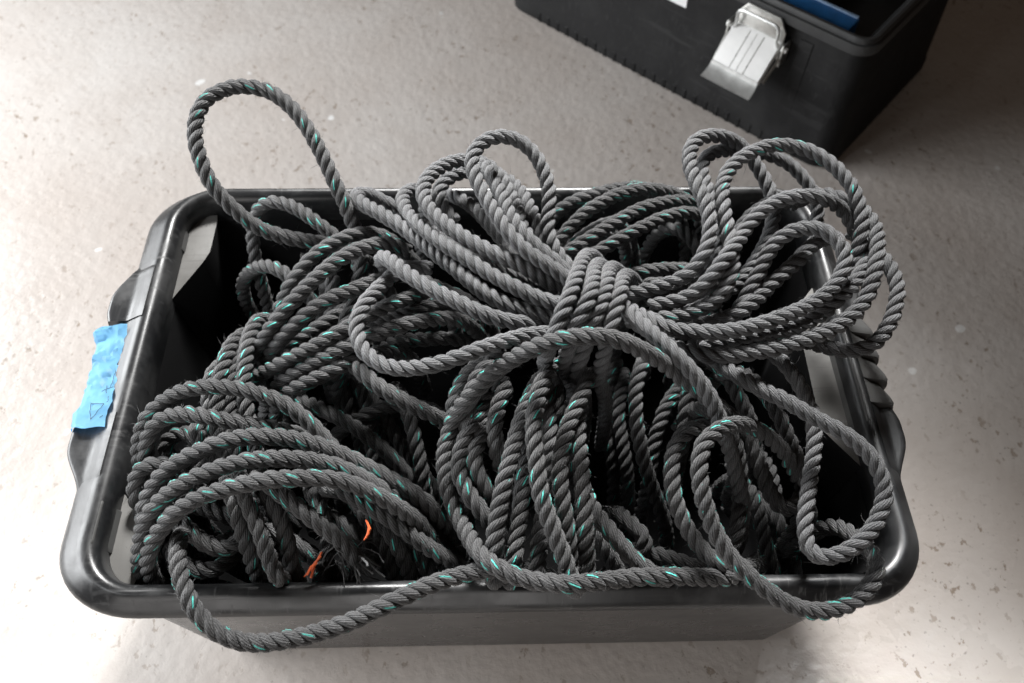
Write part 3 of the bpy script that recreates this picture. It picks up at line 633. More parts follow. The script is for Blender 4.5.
    ('C', 'rope_loop', 1, [-2312,-1494,1528,-2316,-1520,1644,-2320,-1546,1760,-2326,-1571,1876,-2333,-1594,1992,-2343,-1613,2107,-2357,-1629,2220,-2374,-1640,2330,-2393,-1651,2446,-2418,-1656,2580,-2455,-1637,2696,-2500,-1614,2794,-2534,-1622,2891,-2536,-1677,3013,-2522,-1746,3110,-2504,-1828,3169,-2477,-1924,3210,-2442,-2029,3235,-2399,-2138,3241,-2345,-2245,3231,-2280,-2344,3208,-2201,-2430,3179,-2108,-2498,3151,-2003,-2546,3127,-1889,-2572,3112,-1772,-2578,3106,-1654,-2569,3108,-1536,-2550,3115,-1419,-2527,3125,-1303,-2500,3137,-1188,-2470,3152,-1077,-2432,3169,-968,-2388,3186,-859,-2340,3200,-750,-2290,3208,-641,-2240,3212,-531,-2194,3211,-420,-2153,3204,-309,-2119,3195,-203,-2096,3188,-102,-2080,3182,-4,-2058,3162,92,-2043,3129,179,-2047,3092,253,-2031,2998,323,-1960,2766,373,-1903,2555,405,-1873,2431,429,-1844,2321,449,-1812,2210,463,-1784,2109,473,-1756,2010,481,-1726,1905,487,-1695,1798]),
    ('C', 'rope_loop', 1, [-2790,-1184,1572,-2819,-1195,1720,-2853,-1191,1842,-2889,-1180,1955,-2916,-1175,2082,-2941,-1170,2211,-2969,-1158,2334,-2997,-1139,2452,-3023,-1112,2567,-3046,-1076,2679,-3062,-1028,2788,-3068,-970,2894,-3060,-905,2994,-3037,-837,3087,-2994,-764,3172,-2927,-698,3245,-2842,-644,3306,-2744,-604,3359,-2639,-579,3404,-2530,-570,3440,-2417,-573,3467,-2300,-585,3484,-2182,-604,3492,-2065,-629,3491,-1951,-662,3482,-1841,-702,3464,-1736,-750,3437,-1640,-806,3397,-1553,-867,3345,-1475,-930,3282,-1402,-992,3214,-1330,-1054,3142,-1258,-1116,3070,-1184,-1178,2998,-1110,-1236,2922,-1047,-1288,2836,-1004,-1339,2743,-969,-1379,2629,-933,-1399,2506,-904,-1414,2395,-885,-1430,2284,-871,-1443,2170,-860,-1453,2054,-852,-1461,1936,-845,-1467,1818,-843,-1470,1759]),
    ('C', 'rope_loop', 1, [-2715,-1256,1758,-2740,-1271,1896,-2766,-1286,2037,-2805,-1289,2158,-2849,-1278,2281,-2881,-1253,2409,-2900,-1225,2521,-2921,-1196,2625,-2944,-1160,2729,-2963,-1114,2834,-2973,-1057,2938,-2967,-989,3037,-2945,-916,3131,-2899,-848,3215,-2826,-797,3283,-2729,-772,3331,-2620,-771,3361,-2507,-787,3377,-2394,-812,3382,-2278,-837,3378,-2161,-855,3365,-2045,-869,3343,-1931,-877,3311,-1820,-879,3267,-1714,-881,3212,-1613,-885,3146,-1523,-890,3068,-1448,-897,2978,-1389,-903,2879,-1343,-909,2773,-1307,-913,2662,-1280,-916,2548,-1259,-919,2432,-1244,-921,2314,-1232,-922,2196,-1223,-923,2077,-1215,-924,1958]),
    ('C', 'rope_loop', 1, [-2634,-1571,1727,-2673,-1596,1864,-2714,-1627,1999,-2745,-1663,2128,-2769,-1684,2234,-2798,-1692,2335,-2828,-1693,2444,-2857,-1685,2553,-2882,-1662,2661,-2899,-1625,2771,-2906,-1572,2879,-2895,-1506,2979,-2864,-1440,3071,-2815,-1377,3153,-2750,-1312,3228,-2667,-1253,3291,-2572,-1205,3344,-2469,-1169,3389,-2364,-1140,3429,-2255,-1112,3465,-2142,-1089,3492,-2024,-1074,3508,-1905,-1071,3512,-1785,-1076,3508,-1666,-1087,3498,-1550,-1107,3482,-1436,-1134,3461,-1325,-1167,3433,-1218,-1206,3397,-1113,-1247,3355,-1009,-1286,3308,-905,-1327,3265,-802,-1372,3227,-707,-1418,3176,-621,-1464,3109,-544,-1508,3030,-480,-1544,2943,-428,-1563,2842,-387,-1567,2726,-356,-1563,2608,-333,-1553,2491,-315,-1538,2375,-303,-1521,2257,-294,-1503,2130,-286,-1478,1992,-279,-1456,1863,-276,-1446,1800]),
    ('C', 'rope_loop', 1, [-2706,-1468,1678,-2738,-1492,1809,-2773,-1508,1927,-2806,-1520,2052,-2840,-1523,2177,-2875,-1508,2287,-2907,-1486,2395,-2939,-1461,2508,-2970,-1429,2618,-2999,-1387,2726,-3023,-1333,2829,-3033,-1267,2927,-3017,-1194,3014,-2966,-1135,3079,-2881,-1105,3109,-2780,-1099,3104,-2679,-1110,3065,-2590,-1132,3001,-2520,-1156,2917,-2474,-1170,2804,-2441,-1178,2679,-2412,-1191,2565,-2388,-1202,2451,-2372,-1205,2325,-2363,-1202,2187,-2360,-1191,2038,-2363,-1169,1865,-2376,-1123,1645,-2388,-1091,1519]),
    ('C', 'rope_loop', 1, [-2659,-1759,1550,-2691,-1788,1659,-2724,-1817,1768,-2757,-1842,1874,-2790,-1861,1979,-2823,-1874,2084,-2852,-1888,2192,-2877,-1902,2306,-2896,-1917,2426,-2909,-1923,2548,-2913,-1912,2670,-2905,-1878,2787,-2886,-1824,2899,-2859,-1764,3003,-2827,-1704,3102,-2785,-1646,3194,-2722,-1590,3272,-2641,-1534,3339,-2548,-1482,3394,-2447,-1437,3440,-2341,-1398,3477,-2230,-1365,3506,-2116,-1334,3526,-1999,-1308,3540,-1881,-1292,3544,-1761,-1285,3540,-1642,-1285,3530,-1523,-1289,3514,-1406,-1298,3493,-1292,-1317,3462,-1183,-1347,3423,-1081,-1384,3375,-985,-1422,3315,-896,-1450,3233,-812,-1463,3133,-729,-1479,3045,-652,-1505,2962,-585,-1537,2874,-533,-1565,2781,-493,-1578,2677,-462,-1580,2563,-439,-1573,2449,-421,-1561,2333,-408,-1543,2216,-399,-1517,2088,-392,-1489,1954,-383,-1466,1826,-370,-1456,1722,-362,-1456,1682]),
    ('C', 'rope_loop', 1, [-2540,-1776,1651,-2572,-1806,1758,-2604,-1834,1863,-2638,-1856,1965,-2671,-1872,2065,-2704,-1885,2165,-2734,-1898,2271,-2758,-1912,2384,-2777,-1927,2507,-2789,-1940,2634,-2795,-1941,2760,-2791,-1923,2882,-2774,-1880,2996,-2737,-1827,3098,-2681,-1772,3188,-2610,-1716,3267,-2528,-1663,3336,-2436,-1617,3397,-2337,-1580,3449,-2230,-1555,3491,-2119,-1536,3525,-2005,-1520,3552,-1890,-1504,3572,-1772,-1490,3583,-1653,-1481,3583,-1534,-1474,3574,-1416,-1468,3558,-1300,-1465,3533,-1189,-1475,3496,-1084,-1498,3448,-985,-1526,3391,-889,-1554,3324,-799,-1583,3249,-717,-1611,3161,-647,-1641,3058,-590,-1685,2961,-546,-1730,2865,-513,-1762,2762,-488,-1779,2653,-468,-1783,2541,-454,-1777,2427,-443,-1763,2312,-435,-1745,2196,-428,-1723,2080,-424,-1698,1964,-420,-1671,1848,-417,-1643,1733,-416,-1629,1675]),
    ('C', 'frayed_end', 1, [-1882,-1357,3351,-1790,-1428,3325,-1698,-1496,3300,-1605,-1564,3271,-1511,-1628,3238,-1417,-1688,3198,-1326,-1747,3151,-1243,-1810,3095,-1170,-1876,3032,-1135,-1910,3000]),
    ('C', 'rope_loop', 1, [-1623,-1133,2104,-1612,-1148,2244,-1600,-1162,2378,-1585,-1178,2503,-1562,-1198,2616,-1527,-1218,2729,-1488,-1240,2851,-1451,-1272,2957,-1399,-1309,3040,-1330,-1352,3104,-1245,-1404,3148,-1150,-1466,3167,-1050,-1531,3167,-948,-1590,3152,-847,-1649,3125,-750,-1710,3092,-655,-1768,3047,-560,-1818,2991,-464,-1857,2926,-374,-1886,2851,-298,-1901,2763,-237,-1904,2665,-190,-1897,2559,-158,-1883,2455,-136,-1856,2338,-117,-1820,2205,-99,-1786,2082,-83,-1758,1966,-71,-1736,1859,-60,-1729,1785]),
    ('C', 'rope_loop', 1, [-2341,-917,2055,-2314,-964,2243,-2293,-997,2402,-2274,-1018,2542,-2250,-1042,2680,-2224,-1090,2828,-2194,-1140,2960,-2160,-1179,3068,-2126,-1233,3167,-2089,-1311,3248,-2050,-1401,3286,-2003,-1495,3279,-1952,-1595,3250,-1902,-1698,3210,-1855,-1798,3166,-1811,-1896,3123,-1769,-1991,3094,-1729,-2063,3075,-1719,-2041,2954,-1751,-1954,2669,-1770,-1919,2440,-1775,-1900,2286,-1775,-1884,2158,-1774,-1869,2037,-1772,-1854,1919,-1769,-1840,1805,-1768,-1826,1696,-1767,-1819,1642]),
    ('C', 'rope_loop', 1, [-2365,-815,2010,-2336,-864,2227,-2317,-901,2400,-2306,-932,2544,-2292,-966,2679,-2269,-1016,2814,-2253,-1088,2952,-2241,-1164,3063,-2216,-1247,3144,-2181,-1332,3194,-2145,-1417,3208,-2107,-1513,3192,-2069,-1614,3153,-2033,-1711,3097,-2000,-1798,3022,-1976,-1871,2930,-1961,-1921,2819,-1951,-1940,2691,-1946,-1932,2554,-1942,-1916,2417,-1938,-1900,2288,-1933,-1885,2170,-1927,-1872,2061,-1920,-1859,1960,-1913,-1847,1865,-1905,-1836,1775,-1898,-1825,1686]),
    ('C', 'rope_loop', 1, [-2160,-1003,2228,-2152,-1014,2345,-2144,-1025,2461,-2133,-1039,2573,-2112,-1057,2687,-2083,-1096,2817,-2064,-1144,2938,-2036,-1200,3047,-1991,-1258,3127,-1942,-1322,3171,-1887,-1401,3192,-1825,-1492,3186,-1766,-1589,3154,-1718,-1687,3105,-1686,-1783,3044,-1666,-1871,2974,-1652,-1934,2901,-1641,-1948,2813,-1647,-1939,2661,-1661,-1922,2471,-1667,-1903,2311,-1670,-1887,2182,-1673,-1871,2060,-1675,-1857,1942,-1675,-1843,1829,-1676,-1828,1714,-1685,-1814,1600,-1691,-1808,1548]),
    ('C', 'rope_loop', 1, [-2786,-1191,1975,-2802,-1202,2113,-2807,-1223,2254,-2807,-1257,2393,-2812,-1290,2526,-2815,-1313,2634,-2806,-1343,2728,-2780,-1386,2814,-2733,-1442,2886,-2663,-1508,2942,-2571,-1580,2979,-2473,-1654,2974,-2380,-1722,2951,-2280,-1765,2933,-2181,-1761,2925,-2103,-1699,2926,-2052,-1605,2917,-2016,-1502,2851,-1982,-1428,2765,-1953,-1364,2662,-1946,-1299,2535,-1946,-1255,2410,-1939,-1226,2294,-1929,-1209,2187,-1921,-1196,2077,-1916,-1184,1961,-1913,-1177,1901]),
    ('C', 'rope_loop', 1, [-2712,-1372,1762,-2726,-1395,1907,-2742,-1419,2042,-2755,-1447,2168,-2763,-1489,2295,-2772,-1534,2406,-2772,-1580,2503,-2754,-1634,2602,-2719,-1693,2690,-2666,-1755,2757,-2593,-1818,2802,-2501,-1876,2823,-2396,-1908,2826,-2289,-1892,2820,-2200,-1829,2809,-2134,-1744,2791,-2084,-1665,2760,-2045,-1599,2704,-2018,-1527,2600,-1989,-1461,2496,-1969,-1397,2383,-1970,-1346,2255,-1970,-1324,2142,-1961,-1313,2038,-1954,-1303,1931,-1948,-1292,1818]),
    ('C', 'rope_loop', 1, [-1262,-1141,1996,-1253,-1154,2116,-1244,-1168,2235,-1232,-1186,2352,-1216,-1210,2466,-1196,-1240,2575,-1170,-1279,2677,-1137,-1331,2772,-1092,-1391,2848,-1032,-1461,2904,-965,-1558,2964,-900,-1656,2972,-840,-1745,2931,-790,-1830,2863,-752,-1900,2761,-723,-1930,2621,-700,-1921,2459,-681,-1901,2295,-665,-1880,2131,-653,-1861,1976,-643,-1845,1849,-634,-1831,1739,-626,-1819,1641,-620,-1808,1549,-613,-1797,1463]),
    ('C', 'rope_loop', 1, [-1447,-1022,1992,-1438,-1034,2111,-1429,-1048,2229,-1416,-1065,2346,-1399,-1088,2460,-1378,-1117,2571,-1351,-1154,2675,-1316,-1201,2770,-1272,-1261,2850,-1219,-1334,2913,-1161,-1421,2949,-1100,-1516,2949,-1033,-1608,2918,-966,-1694,2872,-912,-1782,2814,-875,-1865,2731,-848,-1917,2616,-827,-1921,2468,-809,-1903,2312,-793,-1886,2174,-780,-1871,2052,-770,-1855,1931,-761,-1841,1813,-753,-1827,1708,-746,-1816,1613,-740,-1804,1523,-732,-1794,1437]),
    ('C', 'rope_loop', 1, [-1007,-1187,2022,-1000,-1202,2138,-991,-1220,2251,-979,-1241,2359,-963,-1266,2460,-936,-1303,2569,-903,-1371,2690,-877,-1447,2778,-841,-1523,2830,-792,-1606,2858,-734,-1694,2857,-673,-1784,2824,-618,-1865,2756,-572,-1918,2648,-534,-1925,2504,-504,-1907,2342,-479,-1887,2184,-460,-1869,2039,-445,-1852,1908,-433,-1838,1790,-424,-1824,1683,-416,-1812,1584,-410,-1800,1490,-407,-1794,1444]),
    ('C', 'rope_loop', 1, [-2037,599,1995,-2045,609,2093,-2052,611,2199,-2057,604,2316,-2062,588,2440,-2069,567,2565,-2078,541,2688,-2091,512,2807,-2110,477,2917,-2136,435,3019,-2165,377,3113,-2191,291,3186,-2206,183,3226,-2213,64,3250,-2208,-61,3275,-2199,-179,3286,-2190,-293,3287,-2179,-407,3282,-2163,-522,3267,-2139,-634,3240,-2107,-743,3202,-2074,-850,3158,-2044,-955,3111,-2017,-1058,3063,-1996,-1158,3002,-1996,-1236,2908,-2005,-1289,2799,-2015,-1333,2688,-2020,-1365,2561,-2022,-1392,2431,-2012,-1426,2313,-1996,-1444,2200,-1988,-1452,2091,-1983,-1463,1981,-1981,-1473,1868]),
    ('C', 'rope_loop', 1, [-2108,503,2072,-2111,500,2193,-2116,492,2317,-2124,477,2443,-2136,459,2566,-2152,436,2687,-2173,405,2806,-2201,360,2920,-2237,301,3022,-2279,225,3109,-2327,139,3169,-2367,37,3203,-2388,-80,3227,-2398,-200,3244,-2401,-325,3255,-2396,-453,3258,-2392,-574,3239,-2389,-686,3200,-2378,-790,3145,-2354,-886,3082,-2326,-972,3009,-2304,-1041,2910,-2286,-1092,2789,-2267,-1126,2672,-2255,-1153,2561,-2249,-1176,2445,-2246,-1193,2325,-2245,-1204,2198,-2247,-1205,2056,-2255,-1194,1890,-2261,-1186,1799]),
    ('C', 'rope_loop', 1, [-2187,523,1978,-2200,493,2120,-2200,454,2268,-2201,426,2396,-2203,401,2514,-2206,373,2629,-2211,338,2739,-2218,290,2843,-2230,232,2939,-2248,163,3022,-2271,76,3091,-2292,-31,3139,-2305,-144,3163,-2310,-258,3178,-2312,-375,3182,-2312,-488,3165,-2304,-601,3136,-2281,-720,3115,-2246,-840,3099,-2211,-943,3056,-2181,-1024,2978,-2162,-1091,2873,-2154,-1147,2757,-2143,-1186,2643,-2132,-1217,2530,-2124,-1242,2415,-2118,-1261,2298,-2113,-1276,2180,-2109,-1288,2062,-2105,-1298,1944]),
    ('C', 'rope_loop', 1, [-2304,242,1857,-2308,235,1976,-2312,227,2095,-2317,217,2214,-2324,203,2332,-2334,186,2449,-2346,164,2565,-2363,135,2677,-2385,97,2785,-2413,49,2885,-2448,-12,2975,-2488,-90,3047,-2518,-186,3096,-2528,-296,3119,-2520,-412,3120,-2501,-527,3106,-2475,-635,3080,-2446,-738,3041,-2416,-836,2988,-2386,-931,2934,-2358,-1021,2870,-2336,-1106,2785,-2315,-1175,2694,-2295,-1220,2593,-2280,-1252,2481,-2273,-1273,2357,-2272,-1286,2223,-2275,-1289,2077,-2284,-1272,1907,-2297,-1225,1696]),
    ('C', 'rope_loop', 1, [-2574,-486,2028,-2578,-495,2148,-2583,-505,2268,-2589,-518,2387,-2598,-535,2505,-2609,-557,2623,-2618,-585,2737,-2620,-621,2847,-2612,-665,2946,-2593,-718,3029,-2565,-783,3088,-2527,-863,3110,-2477,-951,3088,-2434,-1027,3032,-2413,-1069,2925,-2400,-1081,2785,-2378,-1092,2656,-2357,-1109,2546,-2343,-1121,2433,-2335,-1127,2311,-2332,-1124,2175,-2338,-1111,2020,-2355,-1088,1838,-2384,-1057,1623]),
    ('B', 'rope_loop', 1, [-1006,983,2203,-1016,985,2321,-1029,989,2440,-1044,993,2556,-1066,1000,2671,-1093,1009,2783,-1130,1022,2889,-1176,1041,2988,-1234,1058,3084,-1314,1064,3183,-1409,1072,3265,-1509,1081,3319,-1621,1084,3356,-1736,1083,3386,-1852,1083,3416,-1966,1085,3451,-2077,1089,3494,-2181,1099,3549,-2274,1121,3618,-2356,1154,3695,-2435,1194,3775,-2510,1243,3853,-2575,1304,3932,-2626,1378,4010,-2665,1463,4084,-2696,1555,4150,-2713,1656,4206,-2712,1760,4253,-2693,1863,4290,-2650,1959,4316,-2578,2042,4333,-2481,2103,4341,-2371,2140,4342,-2257,2149,4333,-2145,2133,4316,-2040,2093,4291,-1946,2037,4257,-1860,1967,4214,-1786,1887,4166,-1720,1802,4116,-1662,1713,4064,-1609,1624,4008,-1558,1534,3946,-1509,1446,3880,-1460,1361,3811,-1412,1280,3737,-1368,1210,3650,-1335,1149,3554,-1316,1086,3461,-1312,1030,3364,-1315,999,3228,-1314,989,3086,-1307,976,2971,-1302,956,2863,-1299,940,2750,-1298,929,2633,-1298,923,2513,-1299,920,2392,-1302,921,2272,-1308,930,2142]),
    ('B', 'rope_loop', 1, [-2369,1096,1638,-2371,1103,1757,-2373,1111,1875,-2376,1122,1994,-2379,1135,2112,-2383,1153,2229,-2389,1176,2344,-2396,1207,2458,-2405,1247,2568,-2416,1300,2672,-2430,1362,2772,-2441,1427,2874,-2442,1499,2972,-2428,1574,3065,-2396,1644,3152,-2331,1692,3223,-2236,1704,3267,-2131,1683,3288,-2028,1638,3296,-1933,1579,3292,-1842,1513,3279,-1751,1450,3254,-1659,1394,3213,-1571,1347,3154,-1499,1305,3079,-1447,1273,2984,-1404,1256,2870,-1365,1245,2761,-1337,1237,2647,-1318,1231,2529,-1303,1225,2410,-1292,1221,2291,-1284,1217,2172,-1277,1214,2052,-1272,1212,1933]),
    ('B', 'rope_loop', 1, [-2577,1300,1527,-2588,1299,1647,-2601,1297,1768,-2618,1294,1888,-2634,1290,2009,-2644,1286,2130,-2647,1281,2249,-2639,1276,2367,-2618,1271,2480,-2582,1265,2584,-2528,1252,2686,-2454,1228,2786,-2370,1203,2867,-2279,1168,2926,-2186,1121,2961,-2096,1063,2969,-2010,1001,2949,-1929,941,2897,-1861,889,2821,-1805,846,2729,-1762,812,2627,-1729,786,2518,-1704,767,2405,-1685,752,2290,-1671,741,2172,-1660,733,2054,-1652,726,1935,-1645,721,1816]),
    ('B', 'rope_loop', 1, [-621,949,2213,-629,953,2331,-638,957,2449,-649,963,2566,-665,971,2681,-685,982,2793,-710,999,2902,-743,1017,3012,-787,1029,3126,-846,1045,3230,-918,1064,3325,-1004,1080,3409,-1099,1079,3480,-1200,1054,3532,-1304,1011,3561,-1408,959,3570,-1507,897,3566,-1601,828,3552,-1688,752,3527,-1766,673,3488,-1837,594,3436,-1899,521,3369,-1952,460,3288,-1996,411,3199,-2029,371,3103,-2055,341,2999,-2075,320,2888,-2089,302,2777,-2102,293,2657,-2115,292,2529,-2124,290,2404,-2130,288,2281,-2135,286,2160,-2138,284,2039,-2141,282,1919,-2142,281,1859]),
    ('B', 'rope_loop', 1, [-820,893,3450,-916,908,3515,-1016,895,3564,-1118,854,3595,-1218,798,3616,-1315,732,3629,-1406,659,3633,-1491,578,3626,-1573,495,3609,-1656,414,3583,-1739,335,3547,-1818,258,3503,-1895,182,3453,-1968,106,3396,-2038,41,3331,-2104,0,3246,-2165,-17,3146,-2217,-25,3040,-2259,-32,2931,-2289,-38,2816,-2312,-44,2698,-2330,-48,2577,-2343,-54,2454,-2349,-62,2332,-2349,-71,2205,-2348,-72,2069,-2347,-66,1934,-2348,-61,1867]),
    ('B', 'rope_loop', 1, [-883,655,3448,-972,585,3475,-1065,512,3508,-1164,453,3522,-1267,399,3527,-1374,346,3528,-1479,293,3520,-1580,235,3499,-1674,172,3465,-1762,107,3419,-1846,45,3365,-1926,-9,3299,-1999,-45,3215,-2066,-63,3120,-2123,-67,3023,-2168,-70,2923,-2201,-72,2819,-2228,-72,2709,-2248,-69,2593,-2263,-62,2475,-2276,-50,2355,-2292,-34,2233,-2314,-16,2106,-2337,-3,1967,-2356,-6,1821,-2362,-17,1753]),
    ('B', 'rope_loop', 1, [-404,735,2230,-410,728,2350,-418,720,2469,-428,711,2588,-441,698,2706,-458,682,2823,-481,662,2936,-511,636,3046,-549,603,3150,-598,560,3243,-659,506,3321,-732,440,3381,-814,367,3426,-903,296,3462,-995,223,3488,-1087,149,3502,-1181,76,3508,-1277,7,3507,-1375,-58,3496,-1477,-115,3476,-1581,-163,3445,-1687,-201,3406,-1792,-229,3358,-1892,-247,3299,-1985,-252,3231,-2070,-246,3155,-2147,-231,3074,-2215,-211,2986,-2271,-194,2889,-2314,-181,2786,-2346,-174,2680,-2369,-171,2574,-2389,-169,2462,-2414,-156,2327,-2438,-135,2177,-2452,-118,2039,-2457,-110,1913,-2452,-120,1817,-2446,-130,1779]),
    ('B', 'rope_loop', 1, [-95,447,2080,-103,438,2213,-111,432,2344,-119,424,2477,-127,411,2610,-142,391,2735,-170,370,2848,-210,353,2952,-258,335,3052,-318,312,3145,-393,281,3225,-483,240,3290,-582,194,3340,-684,144,3379,-789,94,3410,-896,42,3431,-1004,-10,3444,-1111,-65,3450,-1215,-122,3447,-1322,-175,3437,-1430,-223,3415,-1537,-266,3381,-1641,-303,3335,-1740,-334,3283,-1833,-355,3220,-1916,-370,3146,-1983,-384,3062,-2037,-390,2954,-2079,-394,2835,-2112,-396,2712,-2138,-395,2585,-2159,-392,2455,-2178,-385,2316,-2197,-368,2162,-2218,-337,1977,-2242,-285,1748]),
    ('B', 'rope_loop', 1, [-711,163,2142,-719,157,2263,-728,150,2384,-739,140,2504,-755,128,2622,-775,112,2739,-802,91,2852,-837,65,2960,-883,32,3059,-941,-9,3145,-1012,-61,3213,-1095,-122,3259,-1186,-186,3297,-1289,-263,3341,-1394,-334,3353,-1500,-382,3333,-1607,-423,3304,-1708,-453,3263,-1797,-463,3199,-1870,-459,3106,-1927,-450,2995,-1972,-442,2883,-2006,-437,2768,-2033,-431,2647,-2054,-424,2523,-2071,-416,2393,-2089,-403,2254,-2109,-381,2096,-2136,-344,1909,-2152,-322,1806]),
    ('B', 'rope_loop', 1, [-1236,853,1976,-1239,852,2080,-1240,832,2212,-1245,811,2348,-1255,798,2467,-1266,781,2579,-1280,758,2688,-1298,729,2791,-1318,692,2882,-1338,630,2975,-1373,538,3075,-1428,455,3131,-1497,376,3149,-1584,302,3146,-1680,238,3123,-1774,187,3079,-1858,148,3014,-1924,118,2930,-1976,96,2832,-2016,79,2725,-2047,67,2612,-2070,58,2495,-2088,52,2376,-2103,48,2255,-2114,47,2133,-2123,48,2009,-2133,52,1885,-2138,56,1822]),
    ('B', 'rope_loop', 1, [-131,574,2121,-139,570,2241,-148,566,2362,-160,561,2481,-176,555,2600,-197,546,2718,-225,536,2833,-261,523,2943,-309,506,3047,-369,484,3141,-445,457,3220,-536,417,3275,-634,366,3302,-737,314,3307,-848,277,3297,-963,260,3276,-1073,257,3239,-1169,256,3180,-1248,254,3101,-1310,251,3008,-1359,248,2906,-1395,244,2801,-1424,239,2696,-1450,236,2588,-1476,240,2463,-1492,242,2325,-1498,248,2186,-1500,254,2118]),
    ('B', 'rope_loop', 1, [-1117,915,2147,-1120,905,2269,-1124,893,2390,-1129,878,2510,-1136,859,2628,-1146,834,2745,-1158,803,2857,-1174,764,2963,-1194,713,3059,-1220,644,3148,-1253,563,3215,-1292,470,3248,-1335,367,3251,-1374,265,3224,-1403,169,3170,-1420,88,3096,-1429,28,2997,-1442,-19,2879,-1464,-59,2773,-1482,-94,2676,-1497,-110,2548,-1500,-113,2411,-1498,-124,2295,-1499,-136,2182,-1500,-142,2125]),
    ('B', 'rope_loop', 1, [-1384,1442,2281,-1382,1429,2400,-1379,1414,2518,-1375,1398,2632,-1369,1379,2741,-1357,1350,2855,-1343,1293,2975,-1336,1232,3073,-1324,1173,3145,-1295,1069,3226,-1273,936,3281,-1273,838,3257,-1296,752,3195,-1341,676,3124,-1392,615,3032,-1422,561,2925,-1442,519,2819,-1460,487,2708,-1476,464,2593,-1488,447,2474,-1499,438,2352,-1510,433,2231,-1524,436,2106,-1543,449,1965,-1553,457,1891]),
    ('B', 'rope_loop', 0, [-1726,1058,2186,-1721,1049,2307,-1715,1039,2427,-1708,1025,2546,-1699,1009,2665,-1686,987,2781,-1671,960,2895,-1651,926,3002,-1626,885,3100,-1594,835,3182,-1559,777,3238,-1529,705,3253,-1523,621,3218,-1534,541,3148,-1547,477,3058,-1557,428,2957,-1565,391,2849,-1571,363,2737,-1575,343,2622,-1576,331,2505,-1578,329,2374,-1586,329,2238,-1598,330,2104]),
    ('E', 'rope_loop', 1, [2555,-1443,1344,2564,-1489,1497,2592,-1517,1629,2626,-1534,1749,2654,-1540,1855,2678,-1540,1962,2697,-1542,2087,2705,-1541,2229,2709,-1522,2350,2717,-1478,2447,2715,-1418,2544,2695,-1343,2632,2662,-1259,2704,2608,-1191,2797,2531,-1148,2922,2457,-1110,3047,2390,-1061,3136,2314,-1023,3214,2231,-1001,3291,2146,-994,3367,2061,-1000,3442,1979,-1017,3511,1897,-1048,3577,1805,-1101,3643,1712,-1163,3687,1629,-1234,3710,1564,-1321,3716,1525,-1425,3702,1514,-1538,3672,1522,-1648,3630,1546,-1750,3578,1583,-1844,3519,1627,-1932,3457,1682,-2014,3398,1751,-2093,3346,1835,-2169,3305,1925,-2242,3268,2020,-2307,3232,2119,-2360,3195,2223,-2399,3161,2332,-2419,3133,2446,-2417,3116,2562,-2394,3110,2674,-2350,3113,2777,-2287,3121,2864,-2205,3126,2922,-2107,3119,2945,-2002,3092,2938,-1899,3046,2913,-1801,2988,2878,-1712,2922,2830,-1636,2848,2775,-1588,2762,2722,-1578,2663,2676,-1587,2559,2633,-1596,2456,2590,-1600,2346,2544,-1583,2216,2504,-1544,2082,2482,-1502,1962,2475,-1465,1834,2476,-1441,1706,2473,-1430,1596,2466,-1412,1468,2462,-1400,1396]),
    ('E', 'rope_loop', 1, [2155,-1008,2031,2150,-1007,2151,2143,-1006,2270,2135,-1005,2389,2124,-1004,2508,2110,-1001,2624,2092,-996,2737,2069,-989,2845,2038,-977,2944,1989,-970,3047,1923,-980,3178,1856,-980,3289,1777,-973,3368,1687,-980,3429,1589,-1014,3465,1496,-1077,3477,1422,-1164,3468,1379,-1267,3447,1362,-1379,3415,1363,-1490,3375,1381,-1596,3328,1416,-1695,3279,1467,-1790,3232,1527,-1877,3193,1590,-1955,3169,1651,-2015,3158,1706,-2048,3143,1760,-2047,3089,1833,-2001,2936,1924,-1945,2718,1987,-1915,2549,2021,-1884,2427,2045,-1850,2312,2063,-1816,2197,2077,-1781,2081,2088,-1745,1963,2096,-1710,1845,2103,-1675,1728,2108,-1641,1611,2110,-1624,1552]),
    ('E', 'rope_loop', 1, [1737,-342,2262,1744,-354,2374,1754,-367,2483,1771,-384,2586,1788,-419,2705,1795,-474,2838,1809,-528,2943,1835,-593,3028,1869,-673,3097,1907,-770,3145,1952,-876,3165,1996,-986,3135,2020,-1089,3075,2032,-1191,3020,2032,-1292,2965,2008,-1409,2938,1981,-1539,2928,1961,-1645,2888,1931,-1738,2828,1896,-1813,2761,1871,-1857,2664,1856,-1871,2538,1836,-1875,2390,1825,-1881,2252,1825,-1878,2136,1820,-1867,2030,1814,-1849,1920,1810,-1826,1808,1806,-1800,1694,1804,-1786,1637]),
    ('E', 'frayed_end', 0, [2095,-883,3150,2142,-977,3098,2186,-1072,3044,2223,-1169,2991,2259,-1267,2939,2302,-1362,2892,2368,-1433,2854,2453,-1448,2836,2531,-1401,2819,2603,-1302,2754]),
    ('E', 'rope_loop', 1, [2238,-619,1409,2241,-636,1528,2244,-655,1645,2249,-680,1760,2255,-712,1872,2263,-754,1979,2274,-806,2077,2289,-872,2162,2307,-954,2229,2327,-1051,2272,2346,-1160,2288,2360,-1276,2277,2372,-1390,2250,2388,-1503,2219,2412,-1613,2182,2443,-1711,2120,2475,-1788,2028,2504,-1832,1911,2529,-1835,1782,2545,-1821,1654,2554,-1805,1525,2562,-1787,1383,2569,-1769,1238,2575,-1750,1091,2588,-1730,932,2621,-1706,738,2645,-1693,629]),
